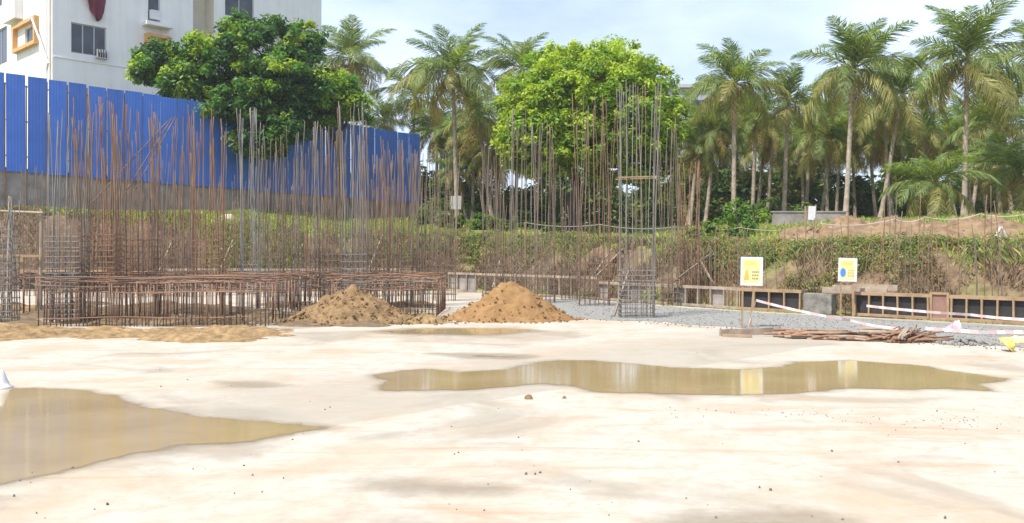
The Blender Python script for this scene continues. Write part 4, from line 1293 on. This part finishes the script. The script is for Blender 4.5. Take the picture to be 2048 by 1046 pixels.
# bare concrete block in the line
a, b = Vector((*LN(1607), 0)), Vector((*LN(1664), 0)); ang = math.atan2((b - a).y, (b - a).x); w = (b - a).length
mb = MB(); mb.box((w / 2, 0.12, 0.27), (w, 0.30, 0.54), taper=0.99)
o = bevel(mb.obj('footing_block', mat('stained_concrete', (0.11, 0.105, 0.09), 0.95, scale=4, color2=(0.27, 0.255, 0.22), bump=0.5, detail=8)), 0.012); o.location = a; o.rotation_euler = (0, 0, ang)
tag(o, 'grey bare concrete block between two dark shuttering runs', 'concrete block')
t = thing('timber_stack', 'weathered boards stacked on the shuttering behind the blue-symbol sign', 'boards', (*LN(1700), 0.62))
for k, (x0, x1, z, dy) in enumerate(((1640, 1770, 0.02, 0.1), (1655, 1760, 0.07, 0.22), (1700, 1790, 0.12, 0.12))):
    a, b = Vector((*LN(x0), 0.62 + z)), Vector((*LN(x1), 0.62 + z)); off = Vector((dy, dy * 1.0, 0))
    MB().bar(a + off - t.location, b + off - t.location, 0.04, 0.16).obj('board', M_oldwood, t)
for i, (a, b, D1, D2) in enumerate((((1180, 560), (1225, 497), 31, 33), ((1192, 553), (1246, 498), 30.5, 32.5), ((1228, 632), (1258, 540), 22.6, 23.4), ((1345, 565), (1425, 505), 27, 29.4), ((1425, 565), (1400, 520), 27, 28.5), ((985, 575), (1000, 520), 36, 38), ((440, 540), (470, 470), 36.5, 38), ((310, 560), (345, 480), 36, 37.8), ((1020, 560), (1048, 530), 34.5, 35.5), ((735, 545), (765, 470), 36.4, 38.4))):
    pa, pb = P(*a, D1), P(*b, D2)
    o = MB().bar((0, 0, 0), pb - pa, 0.045).obj('raking_prop', mat('prop_timber', (0.16, 0.12, 0.085), 0.85, scale=4, color2=(0.28, 0.215, 0.15))); o.location = pa
    tag(o, *(('slanting timber prop against the bank behind the wide steel cage', 'timber prop', 'props behind the cages') if a[0] < 800 else ('slanting timber prop against the weedy bank near the tall grey column', 'timber prop', 'props on the weedy bank')))

# timber trestle frame at the far left
D = 23.5
fr = thing('bamboo_scaffold', 'bamboo and timber trestle frame before the dark cut of the bank', 'frame', G(48, 628))
l = fr.location
def tp(px, py, d=D): return P(px, py, d) - l
MB().tube([tp(16, 628), tp(18, 520), tp(20, 392)], 0.045, 8).obj('upright_pole', M_oldwood, fr)
MB().tube([tp(80, 628), tp(82, 500), tp(83, 418)], 0.045, 8).obj('upright_pole', M_oldwood, fr)
MB().tube([tp(-30, 421, 23.4), tp(86, 426, 23.4)], 0.035, 8).obj('cross_pole', M_oldwood, fr)
MB().bar(tp(-20, 511, 23.38), tp(84, 512, 23.38), 0.05, 0.06).obj('cross_board', M_wood, fr)
MB().bar(tp(44, 548), tp(44, 514), 0.09, 0.04).obj('short_board', M_wood, fr)

# ------------------------------------------------------------------ soil and sand heaps
def heap(name, label, px, by, rpx, ty, m, seed, rough=0.1, sx=1.0, D=None, z0=0.0, peak=1.0, cat='heap', clods=0, cm=None, dome=0.35):
    d0 = D or GD(by) + rpx / F * GD(by) * 0.75
    x0 = (px - CX) / F * d0
    rad = rpx / F * d0
    H = CH + (HY - ty) / F * d0 - z0
    nr, na = 46, 96
    vs = [(0, 0, H)]; fs = []
    for i in range(1, nr + 1):
        for j in range(na):
            a = 2 * math.pi * j / na; q = i / nr
            rr_ = rad * q * (1 + 0.16 * float(vnoise(math.cos(a) * 2 + 9, math.sin(a) * 2 + 9, seed)))
            x, y = rr_ * math.cos(a) * sx, rr_ * math.sin(a) * 0.75
            base = (1 - q) ** peak * (1 - dome) + dome * (0.5 + 0.5 * math.cos(math.pi * q))
            n = float(fbm(x * 2.2, y * 2.2, seed, 5)) * rough * (1 - q ** 3) * 2 + float(fbm(x * 9, y * 9, seed + 3, 2)) * rough * 0.5
            vs.append((x, y, H * base + n - 0.06 * q))
    fs += [(0, 1 + j, 1 + (j + 1) % na) for j in range(na)]
    for i in range(nr - 1):
        for j in range(na): fs.append((1 + i * na + j, 1 + (i + 1) * na + j, 1 + (i + 1) * na + (j + 1) % na, 1 + i * na + (j + 1) % na))
    t = thing(name, label, cat, (x0, d0, z0))
    MB().add(vs, fs).obj('heap_body', m, t, True)
    if clods:
        r_ = random.Random(seed); mb = MB()
        b = bmesh.new(); bmesh.ops.create_icosphere(b, subdivisions=1, radius=1)
        for _ in range(clods):
            a = r_.uniform(0, 6.28); q = r_.random() ** 0.6 * 1.12
            x, y = rad * q * math.cos(a) * sx, rad * q * 0.75 * math.sin(a)
            base = max(0, (1 - q)) ** peak * (1 - dome) + dome * (0.5 + 0.5 * math.cos(math.pi * min(q, 1)))
            s_ = r_.uniform(0.012, 0.042) * (1.6 if r_.random() < 0.1 else 1)
            rot = Euler((r_.random() * 6, r_.random() * 6, r_.random() * 6)).to_matrix()
            sc_ = Vector((r_.uniform(.7, 1.3), r_.uniform(.7, 1.3), r_.uniform(.6, 1)))
            mb.add([rot @ Vector(v.co * sc_) * s_ + Vector((x, y, H * base + (0.02 if q < 1 else 0.01))) for v in b.verts], [[v.index for v in f_.verts] for f_ in b.faces])
        b.free()
        tag(mb.obj('clods', cm or m, t), kind='stuff')
    return t
heap('soil_heap', 'lumpy ochre soil heap with stones before the steel cages', 706, 652, 148, 578, M_heap, 31, 0.13, 1.0, clods=420, dome=0.62)
heap('sand_heap', 'smooth orange sand heap with a rounded peak beside the stony soil heap', 1020, 646, 142, 566, M_soil2, 37, 0.08, 1.0, clods=260, dome=0.5)
heap('soil_heap', 'low soil heap behind the timber trestle frame', 30, 640, 90, 608, M_soil, 41, 0.08, 1.2, D=24.5, clods=60)
heap('soil_heap', 'low spill of soil joining the stony heap and the sand heap', 850, 650, 60, 632, M_soil, 43, 0.06, 1.3, clods=80)
for i, (px, D, rpx, ty, lab) in enumerate(((1640, 31, 170, 453, 'red-brown earth mound holding the white notice'), (1790, 30, 240, 447, 'long red-brown earth mound before the young palm'), (1965, 29, 240, 440, 'high red-brown earth mound beside the white trestle'), (2120, 28, 160, 435, 'red-brown earth mound beyond the white trestle'), (1700, 33, 130, 440, 'earth mound rising behind the white notice'))):
    x = (px - CX) / F * D
    heap('earth_mound', lab, px, 0, rpx, ty, M_redsoil, 50 + i, 0.17, 1.1, D=D, z0=hz(x, D) - 0.15, peak=0.8, dome=0.75, cat='earth mound', clods=90)

# low grey wall behind the mounds
a, b = P(1545, 455, 40), P(1690, 455, 40)
t = thing('garden_wall', 'low grey block wall behind the white notice on the mound', 'wall', (a.x, a.y, hz(a.x, a.y) - 0.3))
w = b.x - a.x
hw_ = CH + (HY - 425) / F * 40 - t.location.z
MB().box((w / 2, 0, hw_ / 2), (w, 0.2, hw_)).obj('wall_body', M_oldconc, t)
MB().box((w / 2, 0, hw_ + 0.032), (w + 0.1, 0.26, 0.06)).obj('coping', M_oldconc, t)

# far pale building behind the grove
d0 = 95
a, b = P(1335, 300, d0), P(1500, 300, d0)
t = thing('far_building', 'far pale grey building glimpsed above the grove beside the domed tree', 'building', (a.x, d0, 2))
w = b.x - a.x; zt = CH + (HY - 176) / F * d0 - 2
MB().box((w / 2, 4, zt / 2), (w, 8, zt)).obj('wall', M_fargrey, t)
MB().box((w / 2, 4, zt + 0.2), (w + 0.6, 8.6, 0.36)).obj('roof', mat('pale_roof', (0.40, 0.40, 0.41), 0.9), t)
for k in range(4): MB().box((w * (k + .5) / 4, -0.03, zt - 1.9), (1.1, 0.1, 1.2)).obj('window', M_glass, t)

# ------------------------------------------------------------------ notices
def flat(mb, x0, x1, z0, z1, y): return mb.add([(x0, y, z0), (x1, y, z0), (x1, y, z1), (x0, y, z1)], [(0, 1, 2, 3)])
def sign(px, by, label, kind, x0, x1, ty, my, posts, tilt, rz_):
    D = GD(by); k = D / F
    base = G(px, by)
    t = thing('notice_sign', label, 'sign', base, None, rz_)
    w = (x1 - x0) * k; zt = CH + (HY - ty) * k; zb = CH + (HY - my) * k
    cx = ((x0 + x1) / 2 - px) * k
    for dx0, dx1, z0 in posts:
        MB().bar((dx0 * k, 0, z0), (dx1 * k, 0.0, zt - 0.02), 0.05, 0.035).obj('post', M_wood, t)
    bd = MB().box((0, 0, 0), (w, 0.012, zt - zb)).obj('board', M_white, t)
    bd.location = (cx, -0.032, (zt + zb) / 2); bd.rotation_euler = (0, tilt, 0)
    h = zt - zb
    pr = flat(MB(), -w * .40, w * .37, -h * .40, h * .40, -0.0085).obj('yellow_print', M_yel, bd)
    flat(MB(), -w * .30, w * .22, h * .22, h * .36, -0.0115).obj('heading_band', M_yel2, bd)
    if kind == 1:
        MB().add([(-w * .36, -0.0115, -h * .30), (-w * .10, -0.0115, -h * .30), (-w * .17, -0.0115, -h * .02), (-w * .22, -0.0115, h * .08), (-w * .27, -0.0115, -h * .02)], [(0, 1, 2, 3, 4)]).obj('warning_symbol', M_or, bd)
    else:
        MB().add([(-w * .24 + w * .15 * math.cos(a * .3927), -0.0115, -h * .12 + h * .19 * math.sin(a * .3927)) for a in range(16)], [tuple(range(16))]).obj('blue_disc', M_bl, bd)
    r_ = random.Random(px)
    for ln in range(3):
        z = h * (0.0 - 0.115 * ln) - h * 0.02; x = w * 0.02
        mb = MB()
        while x < w * 0.31:
            ww = w * r_.uniform(0.05, 0.10); flat(mb, x, min(x + ww, w * .34), z - h * .03, z + h * .03, -0.0115); x += ww + w * 0.025
        mb.obj('text_line', M_txt if kind == 1 else mat('faint_print', (0.50, 0.42, 0.16), 0.7), bd)
    return t
sign(1484, 655, 'white-edged yellow notice with orange warning symbol on two timber posts', 1, 1481, 1524, 514, 571, ((0, 2, 0), (16, 28, 0)), 0.02, R(-8))
sign(1681, 633, 'white-edged yellow notice with blue disc on two timber posts', 2, 1676, 1712, 516, 563, ((0, 1, 0), (24, 24, 0)), 0.03, R(-8))
# white notice on the mound, back boards showing
k = 31 / F; b = P(1612, 468, 30.4)
t = thing('notice_board', 'small blank white notice between two stakes on the earth mound', 'sign', (b.x, b.y, hz(b.x, b.y)))
bz = t.location.z; zt = CH + (HY - 414) * k; zb = CH + (HY - 441) * k
MB().box((-0.02, 0, (zt - bz) / 2), (0.05, 0.04, zt - bz)).obj('stake', M_wood, t)
MB().bar((0.30, 0, 0), (0.33, 0, zt - bz + 0.05), 0.045, 0.04).obj('stake', M_wood, t)
bd = MB().box((0, 0, 0), (0.25, 0.012, zt - zb)).obj('board', M_white, t); bd.location = (0.19, -0.03, (zt + zb) / 2 - bz); bd.rotation_euler = (0, 0.05, 0)
# grey panel sign by the grove
b = P(912, 440, 45)
t = thing('panel_sign', 'small grey panel on a post at the foot of the grove', 'sign', (b.x, b.y, hz(b.x, b.y)))
zt = CH + (HY - 391) / F * 45 - t.location.z
MB().box((0, 0, (zt - 0.1) / 2), (0.06, 0.05, zt - 0.1)).obj('post', M_oldwood, t)
bd = MB().box((0, -0.04, zt - 0.36), (0.55, 0.02, 0.68)).obj('panel', M_conc, t)
# dark blue box on the upper path
b = P(1103, 468, 41)
o = MB().box((0, 0, 0.2), (0.42, 0.3, 0.40), taper=0.9).obj('storage_tub', M_navy); bevel(o, 0.03)
o.location = (b.x, b.y, hz(b.x, b.y)); tag(o, 'dark blue tub standing by the dirt path above the bank', 'tub')

# ------------------------------------------------------------------ barrier tape, cone, helmet and litter
def tape(label, pts, sag, wv=0.055, grp=None):
    t = thing('barrier_tape', label, 'tape', pts[0], grp)
    o0 = Vector(pts[0])
    for a, b in zip(pts[:-1], pts[1:]):
        a, b = Vector(a), Vector(b); n = max(6, int((b - a).length / 0.16))
        for k in range(n):
            def q(u): return a.lerp(b, u) - Vector((0, 0, sag * 4 * u * (1 - u))) - o0
            p, r_ = q(k / n), q((k + 1) / n)
            tw = 0.5 * math.sin(k * 0.35)
            up = Vector((0, tw * wv, wv))
            mb = MB().add([p, r_, r_ + up, p + up], [(0, 1, 2, 3)])
            mb.obj('red_stripe' if k % 2 else 'white_stripe', M_taper if k % 2 else M_tapew, t)
s1 = P(1512, 603, GD(655) - 0.06)
tape('red and white barrier tape sagging from the orange-symbol sign to the ground', [s1, P(1700, 643, 19.0), Vector(G(1800, 660, 0.05))], 0.03)
tape('red and white barrier tape tied down the leaning sign post', [s1 + Vector((0, -0.02, 0)), G(1496, 658, 0.02)], 0.0)
tape('red and white barrier tape stretched before the dark shuttering panels', [P(1733, 614, 21.5), P(1940, 632, 19.6), P(2075, 643, 18.6)], 0.02, 0.06)
tape('red and white barrier tape lying along the gravel by the crumpled cloth', [G(1850, 660, 0.03), G(1960, 668, 0.03), G(2080, 668, 0.03)], 0.0, 0.07)
def rope(label, pts, D, r=0.010):
    ps = [P(*p, D) for p in pts]; o0 = ps[0].copy(); q = []
    for a, b in zip(ps[:-1], ps[1:]):
        for k in range(8): q.append(a.lerp(b, k / 8) - Vector((0, 0, 0.12 * 4 * (k / 8) * (1 - k / 8))) - o0)
    q.append(ps[-1] - o0)
    o = MB().tube(q, r, 6).obj('guard_rope', M_tapew); o.location = o0; tag(o, label, 'rope')
    return ps
def rope_posts(ps, lab):
    for p in ps:
        g = hz(p.x, p.y)
        o = MB().box((0, 0.03, (p.z - g + 0.05) / 2), (0.04, 0.04, p.z - g + 0.05)).obj('rope_stake', M_wood); o.location = (p.x, p.y, g - 0.02)
        tag(o, lab, 'stake', 'stakes carrying the guard ropes')
ps = rope('pale guard rope strung along the top of the weedy bank', [(1050, 445), (1200, 449), (1350, 454), (1480, 455), (1606, 455)], 36.0)
rope_posts(ps, 'thin stake carrying the guard rope above the bank')
ps = rope('pale guard rope crossing the long earth mound', [(1640, 447), (1790, 438), (1850, 434), (1960, 428), (2070, 423)], 28.2)
rope_posts(ps, 'thin stake carrying the guard rope above the bank')
# small white trestle
b = P(2002, 466, 26.5); gz = hz(b.x, b.y)
t = thing('a_frame_trestle', 'small white A-shaped trestle on the ground above the bank', 'trestle', (b.x, b.y, gz))
for s in (-1, 1): MB().bar((s * 0.26, 0.0, 0), (s * 0.015, 0, 0.48), 0.045, 0.04).obj('leg', M_white, t)
MB().bar((-0.15, -0.045, 0.2), (0.15, -0.045, 0.2), 0.035, 0.03).obj('crosspiece', M_white, t)
# white cone at the left edge
c = G(2, 776)
prof = [(0.13, 0.0), (0.13, 0.02), (0.10, 0.024), (0.085, 0.07), (0.05, 0.16), (0.03, 0.21), (0.014, 0.225)]
mb = MB(); n = 20
vs = [(r * math.cos(6.2832 * j / n), r * math.sin(6.2832 * j / n), z) for r, z in prof for j in range(n)]
fs = [(i * n + j, i * n + (j + 1) % n, (i + 1) * n + (j + 1) % n, (i + 1) * n + j) for i in range(len(prof) - 1) for j in range(n)] + [tuple((len(prof) - 1) * n + j for j in range(n))]
o = mb.add(vs, fs).obj('marker_cone', M_white, None, True); o.location = c + Vector((0, 0, 0.004)); o.rotation_euler = (0.0, 0.0, 0.3)
tag(o, 'small white marker cone at the edge of the wide muddy pool', 'cone')
# yellow helmet on its side
t = thing('safety_helmet', 'yellow safety helmet lying on its side at the slab edge', 'helmet', G(2012, 702))
b = bmesh.new(); bmesh.ops.create_uvsphere(b, u_segments=20, v_segments=12, radius=0.13)
bmesh.ops.delete(b, geom=[v for v in b.verts if v.co.z < -0.01], context='VERTS')
for v in b.verts: v.co.y *= 1.2
rot = Euler((R(30), R(38), R(20))).to_matrix()
sh = MB().add([rot @ v.co + Vector((0, 0, 0.10)) for v in b.verts], [[v.index for v in f_.verts] for f_ in b.faces]).obj('shell', M_hat, t, True); b.free()
sh.modifiers.new('solid', 'SOLIDIFY').thickness = 0.006
ring = MB().tube([rot @ Vector((0.137 * math.cos(a * .3927), 0.164 * math.sin(a * .3927) - (0.03 if 9 < a < 15 else 0), 0)) + Vector((0, 0, 0.10)) for a in range(17)], 0.012, 6).obj('brim', M_hat, t, True)
MB().tube([rot @ Vector((0, 0.155 * math.cos(a * .3142), 0.134 * math.sin(a * .3142))) + Vector((0, 0, 0.10)) for a in range(1, 10)], 0.010, 6).obj('ridge', M_hat, t, True)
# crumpled pink and white cloth
def crumple(name, label, cat, loc, r, h, m, seed):
    b = bmesh.new(); bmesh.ops.create_icosphere(b, subdivisions=4, radius=1)
    for v in b.verts:
        n = float(fbm(v.co.x * 2.2 + v.co.z, v.co.y * 2.2 - v.co.z, seed, 4)) * 0.9
        v.co = v.co * (1 + n * 0.45)
        v.co.x *= r; v.co.y *= r * 0.8; v.co.z = max(-0.0, v.co.z) * h
    me_ = bpy.data.meshes.new(name); b.to_mesh(me_); b.free(); me_.materials.append(m)
    me_.polygons.foreach_set('use_smooth', [True] * len(me_.polygons))
    o = link(name, me_); o.location = loc; tag(o, label, cat)
crumple('crumpled_cloth', 'crumpled pink cloth lying beside the tape on the gravel', 'cloth', G(1904, 664), 0.12, 0.17, M_pink, 3)
crumple('crumpled_sheet', 'crumpled white plastic sheet against the pink cloth', 'plastic sheet', G(1914, 663), 0.09, 0.21, M_white, 8)
crumple('cement_bag', 'pale buff sack lump behind the yellow helmet', 'sack', G(2040, 686), 0.28, 0.13, mat('buff_sack', (0.55, 0.42, 0.24), 0.95, vary=0.2), 12)
heap('gravel_heap', 'small low heap of blue-grey gravel at the slab edge near the helmet', 1935, 692, 48, 680, M_gravel, 61, 0.03, 1.1, clods=140)
# planks and the pile of brown sticks at the slab edge
t = thing('timber_plank', 'long pale plank lying at the slab edge below the orange-symbol sign', 'plank', G(1440, 672))
MB().bar(Vector((0, 0, 0.035)), G(1560, 668) - t.location + Vector((0, 0, 0.035)), 0.06, 0.2).obj('plank_body', M_oldwood, t)
MB().bar(Vector((0.02, -0.14, 0.025)), G(1500, 674) - t.location + Vector((0, -0.14, 0.03)), 0.05, 0.05).obj('edge_batten', M_wood, t)
t = thing('brushwood_pile', 'long low pile of brown sticks lying along the slab edge', 'stick pile', G(1720, 680))
r_ = random.Random(5)
SM = [MB().tube([(-0.5, 0, 0), (-0.2, 0.01 * s, 0.008), (0.2, -0.012, 0.004 * s), (0.5, 0.01, 0)], [0.019, 0.018, 0.015, 0.008], 5).mesh('stick', m, True) for s, m in ((1, M_rust), (2, M_brown), (3, M_rust), (-2, M_oldwood))]
for k in range(170):
    u = r_.random()
    c = G(1600 + 250 * u, 674 + 10 * u) - t.location
    hgt = 0.11 * (0.55 + 0.45 * math.sin(u * 9)) + (0.10 if 0.68 < u < 0.9 else 0)
    o = link('stick', r_.choice(SM), t)
    cross = u > 0.7 and r_.random() < 0.6
    o.location = (c.x, c.y + r_.uniform(-0.3, 0.3), 0.02 + r_.random() * hgt)
    o.scale = (r_.uniform(0.35, 0.7) if cross else r_.uniform(0.7, 1.4), 1.3, 1.3)
    o.rotation_euler = (r_.uniform(0, 6), r_.uniform(-.06, .06) + (r_.choice([-0.3, -0.15]) if cross else 0), r_.uniform(-.12, .12) - 0.1 + (r_.uniform(0.3, 1.2) if cross else 0))
# boulder by the fence wall
b = P(455, 440, 41)
bm_ = bmesh.new(); bmesh.ops.create_icosphere(bm_, subdivisions=3, radius=1)
for v in bm_.verts:
    n = float(fbm(v.co.x * 1.3 + 5, v.co.y * 1.3 + v.co.z, 4, 3)); v.co = v.co * (1 + 0.4 * n); v.co.x *= 0.34; v.co.y *= 0.3; v.co.z *= 0.33
me_ = bpy.data.meshes.new('boulder'); bm_.to_mesh(me_); bm_.free(); me_.materials.append(mat('buff_stone', (0.36, 0.28, 0.20), 0.95, scale=6, color2=(0.50, 0.41, 0.31), bump=0.4))
o = link('boulder', me_); o.location = (b.x, b.y, hz(b.x, b.y) + 0.2); tag(o, 'pale buff boulder on the grass below the fence wall', 'boulder')
# clod by the long pool and scattered pebbles
for lab, px, py, r in (('brown soil clod at the near edge of the long pool', 1057, 798, 0.045), ('small brown soil clod beside the larger clod at the long pool', 1128, 797, 0.025)):
    crumple('soil_clod', lab, 'clod', G(px, py), r, r * 1.1, M_redsoil, int(px))
mb = MB(); r_ = random.Random(77)
b = bmesh.new(); bmesh.ops.create_icosphere(b, subdivisions=1, radius=1)
spots = [(145, 937), (40, 962), (28, 993), (215, 1010), (585, 880), (488, 932), (505, 951), (567, 957), (903, 854), (1037, 876), (1277, 884), (917, 906), (909, 909), (1080, 946), (1052, 949), (1070, 949), (1519, 976), (1541, 981), (1797, 925), (1664, 903), (1874, 823), (1685, 1040), (1890, 1037), (1432, 1036), (320, 740), (375, 760), (322, 774), (650, 820), (660, 815), (1340, 815), (1432, 822)]
spots += [(r_.gauss(1900, 110), r_.gauss(843, 9)) for _ in range(70)] + [(r_.uniform(1330, 1760), r_.gauss(822 + 6, 5)) for _ in range(45)]
spots += [(r_.uniform(0, 2048), 690 + 356 * r_.random() ** 0.8) for _ in range(60)]
for i, (px, py) in enumerate(spots):
    p = G(px, py); s_ = (r_.uniform(0.007, 0.012) if i < 31 else r_.uniform(0.003, 0.0075))
    rot = Euler((r_.random() * 6, r_.random() * 6, r_.random() * 6)).to_matrix()
    mb.add([rot @ Vector((v.co.x * s_ * 1.3, v.co.y * s_, v.co.z * s_ * .8)) + p + Vector((0, 0, s_ * .6)) for v in b.verts], [[v.index for v in f_.verts] for f_ in b.faces])
tag(mb.obj('pebbles', mat('pebble_grey', (0.15, 0.13, 0.11), 0.9, vary=0.4)), 'small grey pebbles scattered over the pale slab', 'pebbles', kind='stuff')
mb = MB()
for _ in range(1800):
    u, v_ = r_.random(), r_.random()
    p = Vector(gp[1]).lerp(Vector((9.6, 13.6, 0)), u).lerp(Vector((1.8, 30.2, 0)).lerp(Vector((11.0, 19.5, 0)), u), v_ * 0.93)
    s_ = r_.uniform(0.008, 0.02)
    rot = Euler((r_.random() * 6, r_.random() * 6, r_.random() * 6)).to_matrix()
    mb.add([rot @ Vector((v.co.x * s_ * 1.3, v.co.y * s_, v.co.z * s_ * .8)) + p + Vector((0, 0, s_ * .6)) for v in b.verts], [[v.index for v in f_.verts] for f_ in b.faces])
tag(mb.obj('gravel_stones', mat('gravel_grey', (0.17, 0.166, 0.155), 0.9, vary=0.4, scale=3)), 'loose grey stones on the gravel strip', 'gravel', kind='stuff')
b.free()

# ------------------------------------------------------------------ humid air over the whole site
def haze_box():
    lo, hi = (-3200, -3200, -2.0), (3200, 3200, 24.0)
    mb = MB().box([(a + b_) / 2 for a, b_ in zip(lo, hi)], [b_ - a for a, b_ in zip(lo, hi)])
    m = bpy.data.materials.new('humid_air'); m.use_nodes = True
    nt = m.node_tree
    nt.nodes.remove(nt.nodes['Principled BSDF'])
    pv = nt.nodes.new('ShaderNodeVolumePrincipled')
    pv.inputs['Color'].default_value = (0.93, 0.96, 1.0, 1)
    pv.inputs['Density'].default_value = 0.0005
    pv.inputs['Anisotropy'].default_value = 0.2
    nt.links.new(pv.outputs[0], nt.nodes['Material Output'].inputs['Volume'])
    tag(mb.obj('haze', m), 'thin pale humid air over the site', kind='stuff')
haze_box()
